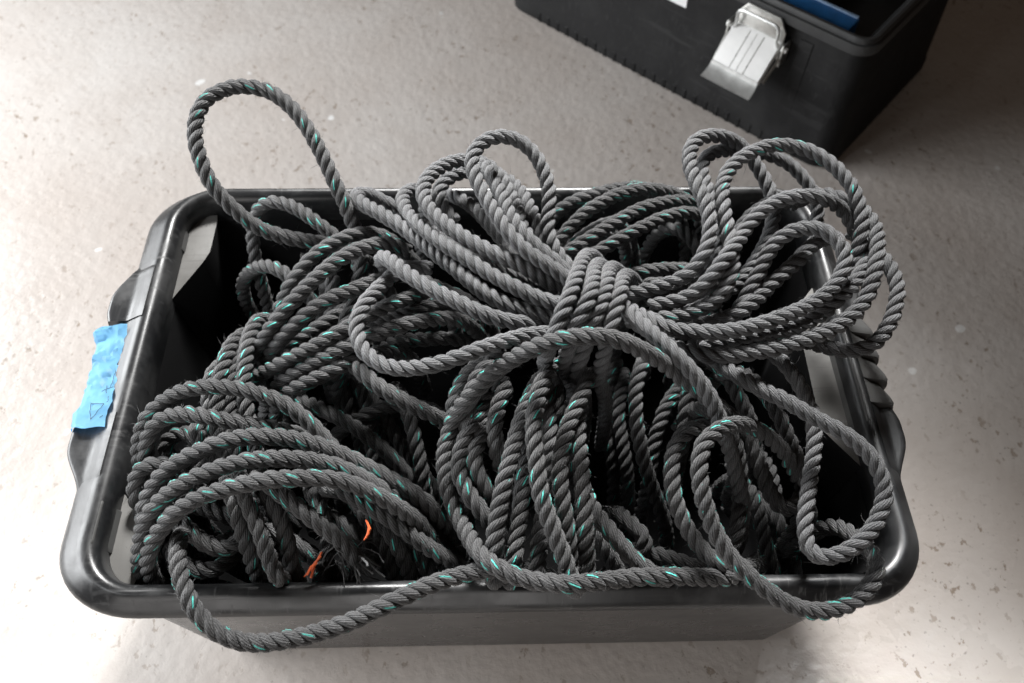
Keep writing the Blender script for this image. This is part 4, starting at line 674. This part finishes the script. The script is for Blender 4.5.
    ('E', 'rope_loop', 1, [2377,-749,1246,2383,-759,1355,2389,-772,1464,2392,-796,1584,2396,-830,1714,2408,-866,1829,2423,-911,1933,2442,-968,2027,2466,-1041,2107,2494,-1129,2165,2526,-1230,2194,2558,-1341,2200,2591,-1456,2190,2620,-1572,2163,2644,-1670,2099,2660,-1745,2003,2667,-1798,1883,2670,-1819,1740,2671,-1811,1586,2668,-1794,1439,2664,-1776,1296,2661,-1758,1151,2663,-1738,996,2670,-1710,804,2675,-1659,546]),
    ('E', 'rope_loop', 1, [2045,36,2216,2053,24,2332,2062,10,2446,2074,-6,2556,2088,-30,2659,2097,-77,2783,2116,-134,2916,2154,-185,3006,2198,-247,3074,2247,-326,3122,2299,-421,3147,2349,-526,3144,2398,-633,3125,2444,-740,3099,2481,-848,3067,2515,-956,3032,2554,-1064,3001,2592,-1171,2957,2621,-1264,2884,2635,-1339,2786,2627,-1396,2669,2612,-1439,2562,2591,-1478,2479,2565,-1505,2388,2549,-1518,2271,2554,-1523,2127,2559,-1527,1991,2546,-1522,1865,2534,-1503,1733]),
    ('E', 'rope_loop', 1, [1854,533,1692,1838,477,1888,1832,436,2060,1841,404,2213,1868,371,2345,1901,325,2460,1926,266,2570,1953,205,2660,1992,142,2726,2044,68,2775,2101,-28,2808,2157,-137,2798,2206,-236,2760,2260,-329,2713,2312,-416,2654,2354,-494,2579,2387,-560,2490,2412,-613,2392,2430,-654,2287,2445,-684,2173,2458,-707,2057,2468,-725,1943,2475,-739,1827,2484,-747,1706,2497,-748,1575]),
    ('E', 'rope_loop', 0, [2481,-268,1258,2483,-283,1378,2486,-301,1498,2489,-324,1616,2494,-353,1732,2500,-391,1842,2509,-440,1945,2522,-501,2036,2538,-579,2111,2554,-676,2169,2569,-786,2195,2583,-900,2182,2595,-1012,2145,2603,-1118,2092,2606,-1212,2022,2608,-1290,1932,2612,-1349,1824,2620,-1389,1702,2630,-1420,1585,2641,-1450,1467,2642,-1471,1330,2622,-1492,1228,2596,-1506,1143,2572,-1514,1052]),
    ('E', 'rope_loop', 1, [1499,396,1971,1493,381,2091,1487,363,2211,1478,341,2328,1467,312,2443,1453,276,2553,1435,229,2655,1413,172,2746,1385,100,2819,1352,14,2869,1314,-85,2891,1277,-195,2883,1254,-309,2856,1248,-422,2818,1252,-531,2770,1263,-637,2716,1282,-739,2657,1308,-837,2593,1340,-929,2523,1377,-1011,2446,1418,-1083,2362,1462,-1146,2272,1502,-1199,2175,1534,-1242,2071,1558,-1276,1963,1576,-1302,1851,1590,-1321,1736,1601,-1336,1619,1609,-1347,1502,1615,-1356,1383,1620,-1362,1265,1624,-1367,1146,1627,-1372,1027]),
    ('E', 'rope_loop', 1, [1946,552,1627,1932,474,1843,1919,415,2019,1902,362,2165,1873,308,2306,1845,260,2446,1832,215,2566,1828,163,2661,1822,97,2730,1809,14,2777,1792,-86,2799,1770,-199,2795,1744,-313,2770,1723,-423,2725,1716,-519,2655,1710,-596,2567,1702,-658,2469,1694,-708,2365,1688,-748,2256,1683,-778,2144,1680,-801,2029,1677,-818,1913,1675,-831,1796,1673,-841,1678,1672,-849,1560,1671,-853,1501]),
    ('E', 'rope_loop', 1, [2133,291,1499,2124,282,1620,2113,271,1739,2098,258,1857,2080,241,1974,2056,220,2087,2025,193,2196,1985,159,2296,1935,115,2384,1872,62,2454,1799,-2,2501,1720,-81,2521,1648,-171,2517,1588,-268,2494,1540,-368,2453,1500,-469,2401,1469,-568,2344,1447,-666,2279,1430,-758,2205,1415,-837,2120,1403,-902,2025,1393,-953,1922,1385,-993,1815,1378,-1024,1703,1374,-1048,1589,1370,-1065,1473,1368,-1079,1356,1366,-1089,1239,1364,-1098,1121]),
    ('E', 'rope_loop', 1, [1300,802,1324,1296,786,1442,1291,767,1558,1285,743,1670,1281,711,1775,1274,654,1890,1254,581,2017,1230,520,2108,1209,450,2163,1184,361,2193,1156,258,2195,1129,148,2170,1107,38,2128,1092,-73,2085,1090,-182,2039,1101,-289,1990,1120,-390,1933,1137,-483,1863,1150,-563,1780,1159,-628,1685,1166,-679,1583,1171,-719,1476,1176,-750,1364,1179,-773,1250,1181,-791,1134,1183,-804,1017,1184,-815,900,1185,-820,841]),
    ('E', 'rope_loop', 1, [1376,659,1239,1372,645,1358,1368,628,1477,1362,607,1594,1355,580,1709,1346,546,1819,1335,503,1923,1321,449,2016,1305,382,2093,1285,298,2154,1258,193,2198,1225,78,2210,1200,-35,2190,1193,-147,2154,1204,-257,2111,1220,-364,2062,1238,-467,2005,1255,-564,1939,1270,-651,1861,1280,-724,1772,1288,-782,1674,1294,-828,1570,1298,-864,1460,1302,-891,1348,1305,-912,1233,1307,-928,1117,1308,-940,1000,1309,-949,883,1310,-954,825]),
    ('F', 'rope_loop', 1, [379,1365,1785,384,1380,1901,389,1398,2017,395,1420,2132,404,1448,2247,415,1483,2360,430,1524,2472,449,1569,2580,475,1619,2684,509,1674,2783,553,1733,2875,613,1792,2957,697,1841,3021,797,1880,3069,907,1911,3102,1020,1938,3125,1136,1963,3140,1252,1985,3147,1370,2003,3147,1489,2016,3138,1605,2021,3117,1714,2015,3078,1808,1999,3013,1884,1974,2929,1943,1944,2833,1989,1913,2729,2025,1880,2620,2052,1847,2508,2073,1812,2396,2088,1778,2282,2100,1744,2168,2109,1710,2053]),
    ('F', 'rope_loop', 1, [378,995,1908,384,1015,2009,390,1031,2118,397,1045,2232,407,1059,2352,419,1069,2488,431,1081,2622,444,1098,2749,464,1112,2879,500,1132,3003,552,1187,3089,613,1262,3152,685,1340,3204,765,1416,3247,850,1490,3282,942,1559,3307,1042,1621,3324,1145,1679,3333,1250,1733,3336,1358,1779,3333,1471,1814,3319,1587,1836,3294,1701,1851,3258,1811,1861,3210,1914,1863,3148,2004,1852,3075,2076,1829,2989,2131,1802,2892,2175,1773,2788,2208,1743,2678,2233,1712,2566,2252,1681,2453,2266,1650,2338,2277,1618,2223,2286,1587,2108,2293,1556,1993]),
    ('F', 'rope_loop', 1, [276,863,2097,290,863,2222,304,867,2347,321,876,2469,339,887,2590,360,901,2710,389,915,2828,432,934,2940,490,956,3046,563,998,3128,647,1053,3186,742,1110,3227,843,1167,3256,944,1229,3274,1043,1297,3287,1140,1367,3294,1238,1437,3297,1335,1504,3294,1435,1567,3288,1540,1622,3278,1650,1669,3263,1761,1708,3244,1871,1740,3220,1982,1762,3186,2088,1775,3133,2182,1775,3057,2257,1762,2965,2316,1742,2863,2361,1718,2755,2396,1691,2643,2422,1663,2528,2442,1634,2413,2457,1604,2296,2469,1574,2179,2478,1545,2061,2482,1530,2002]),
    ('F', 'rope_loop', 1, [460,688,2159,469,694,2277,480,702,2394,494,713,2511,512,726,2626,536,744,2740,567,767,2849,608,796,2953,661,834,3050,726,879,3135,806,929,3204,897,982,3253,996,1035,3287,1098,1091,3310,1201,1149,3327,1303,1209,3338,1405,1271,3342,1507,1334,3340,1607,1396,3332,1708,1454,3316,1812,1504,3292,1917,1544,3258,2020,1567,3208,2115,1572,3138,2191,1564,3050,2252,1550,2951,2300,1531,2843,2336,1510,2731,2364,1488,2615,2385,1468,2498,2401,1451,2381,2413,1437,2263,2422,1426,2146,2429,1416,2028]),
    ('F', 'rope_loop', 1, [315,881,1899,328,901,2003,345,915,2124,357,928,2242,367,946,2348,383,963,2456,406,979,2568,441,995,2688,489,1022,2807,547,1075,2901,609,1151,2967,681,1229,3015,764,1303,3051,853,1377,3074,946,1450,3086,1043,1520,3086,1138,1581,3064,1226,1623,3013,1300,1648,2936,1361,1661,2842,1410,1663,2736,1447,1657,2624,1476,1646,2509,1498,1630,2392,1514,1610,2274,1527,1588,2156,1538,1565,2037]),
    ('F', 'rope_loop', 1, [319,777,2005,337,785,2101,350,785,2222,362,787,2347,378,794,2469,399,807,2587,429,833,2693,468,870,2787,514,907,2885,567,957,2970,633,1021,3031,717,1083,3081,809,1146,3117,903,1213,3140,995,1284,3148,1082,1351,3133,1160,1409,3088,1225,1456,3018,1278,1493,2931,1320,1520,2830,1353,1535,2720,1378,1540,2605,1398,1537,2487,1413,1529,2368,1425,1516,2248,1435,1500,2128]),
    ('F', 'rope_loop', 1, [779,862,1872,788,862,1991,798,863,2110,811,864,2228,828,866,2346,851,867,2463,881,869,2579,919,869,2692,968,865,2797,1038,864,2889,1123,877,2972,1218,898,3031,1326,916,3069,1441,934,3091,1558,950,3095,1673,968,3084,1785,989,3058,1893,1010,3017,1993,1027,2961,2079,1039,2886,2147,1047,2795,2201,1053,2693,2242,1058,2585,2274,1062,2473,2298,1064,2358,2316,1065,2244,2331,1064,2128,2344,1066,2007,2357,1071,1881,2363,1074,1818]),
    ('F', 'rope_loop', 0, [1216,673,1933,1235,675,2042,1245,667,2159,1250,664,2273,1255,663,2389,1260,661,2507,1266,659,2626,1275,656,2743,1287,653,2857,1303,652,2966,1327,654,3065,1370,663,3147,1446,679,3200,1541,688,3205,1625,683,3158,1686,671,3076,1733,661,2976,1769,654,2868,1796,650,2754,1817,647,2637,1833,646,2518,1846,645,2399,1855,644,2279,1862,644,2159,1868,643,2038,1870,643,1978]),
    ('F', 'rope_loop', 1, [1593,1748,1820,1601,1772,1938,1611,1794,2057,1624,1812,2176,1642,1825,2294,1665,1831,2410,1695,1829,2524,1735,1816,2631,1787,1789,2726,1850,1746,2801,1921,1685,2849,1993,1606,2857,2057,1517,2826,2108,1433,2766,2149,1360,2686,2181,1301,2592,2205,1254,2489,2224,1218,2381,2239,1190,2268,2249,1169,2154,2256,1153,2038,2262,1146,1915,2269,1136,1795,2272,1127,1741]),
    ('C', 'rope_loop', 1, [-2710,-1129,1643,-2733,-1132,1766,-2752,-1130,1884,-2757,-1129,2015,-2752,-1144,2158,-2745,-1170,2298,-2734,-1204,2433,-2716,-1237,2552,-2687,-1263,2642,-2635,-1287,2712,-2559,-1320,2767,-2465,-1362,2803,-2360,-1408,2822,-2250,-1452,2828,-2141,-1497,2826,-2024,-1546,2828,-1910,-1585,2821,-1806,-1621,2790,-1709,-1665,2743,-1620,-1710,2681,-1542,-1745,2604,-1475,-1771,2518,-1422,-1795,2424,-1391,-1803,2309,-1376,-1785,2187,-1361,-1751,2070,-1342,-1718,1959,-1324,-1690,1845,-1312,-1661,1725,-1305,-1630,1600,-1303,-1613,1537]),
    ('C', 'rope_loop', 1, [-2607,-1539,1368,-2635,-1561,1469,-2664,-1584,1566,-2689,-1616,1672,-2693,-1657,1806,-2676,-1682,1946,-2658,-1690,2080,-2643,-1690,2205,-2620,-1680,2303,-2576,-1659,2384,-2509,-1624,2461,-2418,-1584,2534,-2312,-1550,2587,-2202,-1525,2624,-2086,-1509,2646,-1965,-1515,2644,-1853,-1543,2623,-1747,-1582,2588,-1650,-1627,2537,-1563,-1672,2470,-1484,-1707,2402,-1410,-1727,2330,-1342,-1739,2229,-1293,-1752,2109,-1264,-1755,1987,-1246,-1743,1862,-1232,-1721,1737,-1223,-1692,1609,-1221,-1661,1492,-1216,-1640,1410,-1211,-1633,1376]),
    ('C', 'rope_loop', 1, [-1720,-930,1849,-1714,-942,1971,-1707,-956,2091,-1699,-973,2210,-1688,-995,2326,-1674,-1023,2437,-1657,-1058,2542,-1638,-1102,2640,-1614,-1168,2739,-1575,-1260,2826,-1518,-1359,2879,-1465,-1456,2882,-1427,-1558,2849,-1414,-1658,2792,-1426,-1750,2723,-1455,-1826,2640,-1491,-1870,2521,-1526,-1873,2349,-1552,-1861,2171,-1564,-1853,2032,-1569,-1843,1913,-1572,-1828,1799,-1578,-1806,1683,-1587,-1783,1571,-1593,-1771,1493,-1589,-1767,1449,-1585,-1765,1428]),
    ('C', 'rope_loop', 1, [-1722,-1177,1815,-1717,-1179,1916,-1713,-1183,2015,-1703,-1202,2133,-1681,-1230,2266,-1650,-1259,2391,-1612,-1289,2504,-1567,-1322,2604,-1513,-1363,2684,-1448,-1415,2741,-1370,-1475,2774,-1278,-1543,2785,-1184,-1614,2770,-1097,-1682,2727,-1023,-1744,2654,-963,-1788,2551,-916,-1807,2412,-884,-1800,2240,-860,-1779,2059,-841,-1755,1894,-824,-1733,1755,-809,-1715,1640,-796,-1699,1546,-784,-1688,1471,-772,-1683,1421,-766,-1682,1401]),
    ('D', 'rope_loop', 1, [-2103,-31,1584,-2098,-33,1694,-2086,-46,1821,-2072,-61,1955,-2057,-71,2074,-2039,-83,2189,-2014,-101,2301,-1980,-124,2410,-1938,-154,2512,-1883,-193,2602,-1815,-243,2676,-1733,-303,2731,-1641,-367,2768,-1542,-430,2792,-1439,-492,2802,-1337,-555,2798,-1236,-620,2781,-1139,-685,2752,-1046,-750,2711,-960,-816,2657,-883,-880,2589,-816,-937,2504,-762,-985,2406,-718,-1026,2305,-684,-1061,2201,-657,-1089,2096,-636,-1111,1988,-621,-1129,1877,-609,-1143,1764,-600,-1152,1648,-593,-1160,1531,-590,-1163,1472]),
    ('D', 'rope_loop', 1, [-1823,-684,1361,-1816,-681,1480,-1808,-677,1598,-1797,-671,1716,-1783,-664,1833,-1765,-655,1949,-1741,-642,2062,-1709,-626,2172,-1669,-604,2278,-1616,-577,2376,-1549,-543,2463,-1466,-505,2538,-1372,-464,2600,-1271,-422,2650,-1166,-377,2680,-1059,-333,2685,-948,-305,2671,-827,-292,2649,-712,-290,2623,-606,-301,2579,-513,-317,2514,-437,-332,2432,-376,-345,2338,-328,-355,2235,-292,-363,2126,-264,-368,2013,-242,-373,1898,-226,-376,1782,-214,-378,1664,-204,-380,1546,-199,-381,1487]),
    ('D', 'rope_loop', 1, [-1059,209,1634,-1055,197,1755,-1050,183,1876,-1043,166,1995,-1035,144,2113,-1024,115,2227,-1010,78,2337,-992,33,2437,-969,-24,2524,-941,-92,2591,-906,-177,2643,-862,-300,2701,-820,-429,2721,-784,-539,2703,-752,-648,2674,-724,-756,2635,-700,-863,2585,-680,-962,2523,-662,-1048,2447,-649,-1116,2355,-639,-1168,2250,-632,-1206,2137,-626,-1235,2018,-622,-1256,1897,-618,-1272,1776,-616,-1284,1655,-614,-1294,1535,-612,-1302,1415,-612,-1306,1355]),
    ('D', 'rope_loop', 1, [-2951,-668,1471,-2967,-676,1602,-2984,-682,1732,-2999,-685,1858,-3014,-684,1979,-3028,-678,2092,-3041,-665,2194,-3052,-641,2282,-3061,-607,2353,-3066,-563,2406,-3049,-516,2446,-2987,-477,2481,-2899,-469,2506,-2816,-507,2515,-2749,-579,2507,-2705,-667,2479,-2698,-760,2434,-2732,-841,2376,-2773,-904,2300,-2799,-953,2204,-2812,-989,2092,-2817,-1013,1967,-2814,-1027,1837,-2803,-1038,1710,-2781,-1053,1598,-2749,-1072,1502,-2715,-1088,1405,-2683,-1099,1302,-2667,-1104,1250]),
    ('B', 'rope_loop', 1, [-1244,1474,1915,-1237,1464,2037,-1229,1453,2158,-1219,1439,2279,-1205,1421,2398,-1187,1398,2515,-1163,1368,2628,-1133,1331,2734,-1095,1284,2831,-1046,1225,2912,-988,1152,2971,-921,1065,3006,-844,974,3026,-750,898,3035,-644,848,3022,-534,812,2996,-423,785,2958,-320,760,2903,-230,737,2830,-157,715,2742,-100,697,2643,-56,683,2536,-22,672,2424,4,664,2308,24,658,2191,39,654,2072,50,650,1952,59,648,1832,63,647,1772]),
    ('B', 'rope_loop', 1, [-1296,356,1805,-1286,354,1924,-1274,351,2043,-1258,349,2162,-1238,345,2279,-1211,341,2393,-1176,336,2505,-1131,330,2610,-1073,323,2706,-1000,314,2789,-911,302,2852,-805,287,2891,-690,279,2910,-573,284,2913,-460,294,2898,-356,301,2865,-269,302,2809,-198,307,2718,-136,320,2604,-83,340,2481,-44,361,2356,-17,379,2229,0,394,2100,9,399,1985,17,391,1885,25,384,1781,29,381,1727]),
]

def spline(P, ds):
    Q = np.vstack([2 * P[0] - P[1], P, 2 * P[-1] - P[-2]])
    t = np.linspace(0, 1, 10, endpoint=False)[:, None]
    out = []
    for i in range(1, len(Q) - 2):
        p0, p1, p2, p3 = Q[i - 1:i + 3]
        out.append(.5 * (2 * p1 + (p2 - p0) * t + (2 * p0 - 5 * p1 + 4 * p2 - p3) * t ** 2 + (3 * p1 - p0 - 3 * p2 + p3) * t ** 3))
    out = np.vstack(out + [P[-1:]])
    for _ in range(8):
        out[1:-1] = .25 * out[:-2] + .5 * out[1:-1] + .25 * out[2:]
    s = np.r_[0, np.cumsum(np.linalg.norm(np.diff(out, axis=0), axis=1))]
    m = max(6, int(s[-1] / ds) + 1)
    uu = np.linspace(0, s[-1], m)
    return np.stack([np.interp(uu, s, out[:, k]) for k in range(3)], 1), uu

def frames(C):
    T = np.gradient(C, axis=0)
    T /= np.linalg.norm(T, axis=1)[:, None]
    N = np.zeros_like(C)
    a = np.array([0, 0, 1.0]) if abs(T[0, 2]) < .8 else np.array([1.0, 0, 0])
    n = a - T[0] * a.dot(T[0]); n /= np.linalg.norm(n)
    for i in range(len(C)):
        n = n - T[i] * n.dot(T[i]); n /= np.linalg.norm(n)
        N[i] = n
    return T, N, np.cross(T, N)

def rope_geometry(P, dia, pitch, ring_n=10, per_pitch=14, flatten=0.0, fuzz=0.0, taper_end=False):
    C, s = spline(P, pitch / per_pitch)
    T, N, B = frames(C)
    m = len(C)
    Rr = dia / 2
    ph0 = rng.uniform(0, 2 * PI)
    wob = np.interp(s, np.arange(0, s[-1] + .05, .02), rng.normal(0, .16, len(np.arange(0, s[-1] + .05, .02))))
    verts, faces, uvs, mats = [], [], [], []
    base = 0
    phi = np.linspace(0, 2 * PI, ring_n, endpoint=False)
    for k in range(3):
        th = 2 * PI * s / pitch + 2 * PI * k / 3 + ph0 + wob
        e = np.cos(th)[:, None] * N + np.sin(th)[:, None] * B
        kn = np.arange(0, s[-1] + .05, .018)
        jit = 1 + np.interp(s, kn, rng.normal(0, .035, len(kn)))
        rad = 1 + np.interp(s, kn, rng.normal(0, .04, len(kn)))
        p = C + e * (Rr * .555 * jit)[:, None]
        t = np.gradient(p, axis=0); t /= np.linalg.norm(t, axis=1)[:, None]
        e2 = e - t * (e * t).sum(1)[:, None]; e2 /= np.linalg.norm(e2, axis=1)[:, None]
        b2 = np.cross(t, e2)
        us = np.r_[0, np.cumsum(np.linalg.norm(np.diff(p, axis=0), axis=1))] + rng.uniform(0, 3)
        ro = Rr * .452 * rad
        V = p[:, None, :] + (ro[:, None] * np.cos(phi)[None, :])[:, :, None] * e2[:, None, :] + (ro[:, None] * 1.06 * np.sin(phi)[None, :])[:, :, None] * b2[:, None, :]
        verts.append(V.reshape(-1, 3))
        i = np.arange(m - 1)[:, None]; j = np.arange(ring_n)[None, :]
        jn = (j + 1) % ring_n
        a = base + i * ring_n + j; b = base + i * ring_n + jn
        c = base + (i + 1) * ring_n + jn; d = base + (i + 1) * ring_n + j
        faces.append(np.stack([a, b, c, d], -1).reshape(-1, 4))
        v0 = (j / ring_n) + 0 * i; v1 = ((j + 1) / ring_n) + 0 * i
        u0 = us[:-1][:, None] + 0 * j; u1 = us[1:][:, None] + 0 * j
        uvs.append(np.stack([np.stack([u0, v0], -1), np.stack([u0, v1], -1), np.stack([u1, v1], -1), np.stack([u1, v0], -1)], 2).reshape(-1, 2))
        mats.append(np.full((m - 1) * ring_n, 1 if k < 2 else 0))
        base += m * ring_n
        # closed rounded ends
        for end, sg in ((0, -1), (m - 1, 1)):
            verts.append((p[end] + sg * t[end] * Rr * .25)[None, :])
            idx = base - m * ring_n + end * ring_n if sg < 0 else base - m * ring_n + end * ring_n
            idx = (base - m * ring_n) + end * ring_n if end == 0 else (base - ring_n) 
            if end != 0 and True:
                idx = start_k + (m - 1) * ring_n
            else:
                start_k = base - m * ring_n
                idx = start_k
            q = []
            for jj in range(ring_n):
                j2 = (jj + 1) % ring_n
                q.append((idx + jj, idx + j2, base, base) if sg > 0 else (idx + j2, idx + jj, base, base))
            faces.append(np.array(q))
            uvs.append(np.tile(np.array([[us[end], .5]]), (4 * ring_n, 1)))
            mats.append(np.zeros(ring_n, int))
            base += 1
    # loose fibres standing off the surface
    nf = int(fuzz * s[-1])
    if nf:
        ii = rng.integers(1, m - 1, nf)
        th = rng.uniform(0, 2 * PI, nf)
        e = np.cos(th)[:, None] * N[ii] + np.sin(th)[:, None] * B[ii]
        root = C[ii] + e * Rr * .93
        dr = e * rng.uniform(.25, 1.0, nf)[:, None] + T[ii] * rng.normal(0, .9, nf)[:, None] + np.cross(T[ii], e) * rng.normal(0, .7, nf)[:, None]
        dr /= np.linalg.norm(dr, axis=1)[:, None]
        ln = rng.gamma(2.0, .0015, nf)[:, None] + .0008
        mid = root + dr * ln * .55
        bend = rng.normal(0, .35, (nf, 3))
        tip = mid + (dr + bend) * ln * .5
        side = np.cross(dr, rng.normal(0, 1, (nf, 3))); side /= np.linalg.norm(side, axis=1)[:, None]
        w = .00013
        V = np.stack([root - side * w, root + side * w, mid + side * w * .7, mid - side * w * .7, tip], 1)
        verts.append(V.reshape(-1, 3))
        k0 = base + np.arange(nf) * 5
        faces.append(np.stack([k0, k0 + 1, k0 + 2, k0 + 3], 1))
        faces.append(np.stack([k0 + 3, k0 + 2, k0 + 4, k0 + 4], 1))
        uvs.append(np.zeros((nf * 8, 2)))
        mats.append(np.full(nf * 2, 2))
        base += nf * 5
    return np.vstack(verts), np.vstack(faces), np.vstack(uvs), np.concatenate(mats), C

def np_mesh(name, V, F, UV, MI, mats, parent):
    me = bpy.data.meshes.new(name)
    tri = F[:, 2] == F[:, 3]
    cnt = np.where(tri, 3, 4)
    keep = np.ones(F.shape, bool); keep[tri, 3] = False
    loops = F[keep]
    uvk = UV.reshape(-1, 4, 2)[keep]
    me.vertices.add(len(V)); me.vertices.foreach_set('co', V.astype(np.float32).ravel())
    me.loops.add(len(loops)); me.loops.foreach_set('vertex_index', loops.astype(np.int32))
    me.polygons.add(len(F))
    me.polygons.foreach_set('loop_start', np.r_[0, np.cumsum(cnt)[:-1]].astype(np.int32))
    for mm in mats: me.materials.append(mm)
    me.polygons.foreach_set('material_index', MI.astype(np.int32))
    ul = me.uv_layers.new(name='UVMap')
    ul.data.foreach_set('uv', uvk.astype(np.float32).ravel())
    me.update(calc_edges=True)
    me.validate()
    me.shade_smooth()
    o = bpy.data.objects.new(name, me)
    return link(o, parent)

HANKS = {
    'A': ('worn grey rope hank bound by four turns at its middle on top of the pile', (.60, .02)),
    'B': ('dark rope coil in the back left corner of the bin with one tall upright loop', (-.2, .1)),
    'C': ('dark rope coil in the front left corner with a loop hanging over the front rim', (-.2, -.1)),
    'D': ('dark rope bundle of upright strands below the bound grey hank in the bin centre', (0, -.1)),
    'E': ('dark rope coil in the front right corner with a loop lying over the rim', (.2, -.1)),
    'F': ('dark rope coil lying along the back rim behind the bound grey hank', (.05, .15)),
}
GROUP = 'coiled ropes heaped in the bin'
roots = {}
for k, (lab, xy) in HANKS.items():
    roots[k] = tag(empty('coiled_rope', (0, 0, 0)), lab, 'rope', GROUP)

def orange_bits(parent, pts_list):
    for pts in pts_list:
        bm = bmesh.new()
        tube(bm, pts, [.0008, .0011, .0010, .0005][:len(pts)], 5)
        mesh_obj('orange_fibre', bm, M_orange, parent)

for hank, part, tracer, flat in ROPES:
    P = np.array(flat, float).reshape(-1, 3) / 10000.0
    worn = hank == 'A'
    m0, m1 = ((M_worn, M_wornT) if worn else (M_dark, M_darkT))
    dia = DIA * (1.0 if worn else 1.03) * rng.uniform(.97, 1.03)
    V, F, UV, MI, C = rope_geometry(P, dia, PITCH * rng.uniform(.95, 1.06), fuzz=600 if worn else 850)
    o = np_mesh(part, V, F, UV, MI, [m0, m1 if tracer else m0, M_fuzz], roots[hank])
    if part == 'frayed_end' and hank == 'C':
        # the last stretch bursts into loose yarns
        bm = bmesh.new()
        end = Vector(C[-1]); d = Vector(C[-1] - C[-8]).normalized()
        for k in range(46):
            st = end - d * random.uniform(0, .02) + Vector((random.gauss(0, .003), random.gauss(0, .003), random.gauss(0, .003)))
            v = (d * random.uniform(.3, 1) + Vector((random.gauss(0, .6), random.gauss(0, .4), random.gauss(-.3, .4)))).normalized()
            pts = [st]
            for q in range(7):
                v = (v + Vector((random.gauss(0, .25), random.gauss(0, .25), random.gauss(-.12, .25)))).normalized()
                pts.append(pts[-1] + v * random.uniform(.003, .006))
            tube(bm, pts, random.choice((.00035, .0005, .0008)), 4)
        y = mesh_obj('loose_yarn', bm, M_fuzz, roots[hank])
        if hank == 'C':
            orange_bits(roots[hank], [[(-0.1398,-0.1920,0.3120),(-0.1443,-0.1968,0.3100),(-0.1480,-0.2016,0.3080),(-0.1527,-0.2060,0.3050)], [(-0.1422,-0.1980,0.3130),(-0.1467,-0.2007,0.3120),(-0.1499,-0.2056,0.3080)], [(-0.1396,-0.1883,0.3110),(-0.1448,-0.1992,0.3100),(-0.1470,-0.2073,0.3060)], [(-0.1041,-0.1713,0.3320),(-0.1015,-0.1767,0.3310),(-0.1021,-0.1820,0.3300),(-0.1052,-0.1856,0.3270)], [(-0.1032,-0.1730,0.3320),(-0.1007,-0.1783,0.3310),(-0.1037,-0.1844,0.3280)]])
            pass

# ------------------------------------------------------------------ light
w = bpy.data.worlds.new("World")
scene.world = w
w.use_nodes = True
w.node_tree.nodes['Background'].inputs[0].default_value = (.86, .62, .45, 1)
w.node_tree.nodes['Background'].inputs[1].default_value = .04

def area(name, loc, target, sx, sy, power, col, spread=180):
    ld = bpy.data.lights.new(name, 'AREA'); ld.shape = 'RECTANGLE'
    ld.size, ld.size_y = sx, sy; ld.spread = math.radians(spread); ld.energy = power; ld.color = col
    o = bpy.data.objects.new(name, ld); link(o)
    o.location = loc
    o.rotation_euler = (Vector(target) - Vector(loc)).to_track_quat('-Z', 'Y').to_euler()
    return o
def spot(name, loc, target, power, col, size, blend, rad):
    ld = bpy.data.lights.new(name, 'SPOT'); ld.energy = power; ld.color = col
    ld.spot_size = math.radians(size); ld.spot_blend = blend; ld.shadow_soft_size = rad
    o = bpy.data.objects.new(name, ld); link(o)
    o.location = loc
    o.rotation_euler = (Vector(target) - Vector(loc)).to_track_quat('-Z', 'Y').to_euler()
    return o
area('window_light', (-1.72, .35, .66), (-.35, .12, .05), 1.7, .7, 35, (.965, .985, 1.0), 130)
spot('left_fill_spot', (-1.75, -.75, 2.0), (-.90, .45, 0), 125, (.97, .985, 1.0), 54, 1.0, .30)  # added soft spot, its cone edge fades the bright left floor
area('front_fill', (-.45, -1.40, .58), (-.12, -.1, .12), 1.3, .5, 8, (1.0, .97, .95))  # added fill, low in front, lifts the floor and the bin's front wall
area('back_light', (.12, 1.50, 1.75), (.02, -.03, .30), .8, .35, 6.2, (1.0, .99, .975), 25)
spot('front_right_spot', (1.0, .80, 2.1), (.47, -.55, 0), 200, (.95, .98, 1.0), 18, .8, .05)  # added spot, cone narrowed to brighten only the front-right floor

scene.view_settings.view_transform = 'Standard'
scene.view_settings.look = 'None'
scene.view_settings.exposure = 0
scene.view_settings.gamma = 1
scene.cycles.use_adaptive_sampling = True
scene.cycles.max_bounces = 8
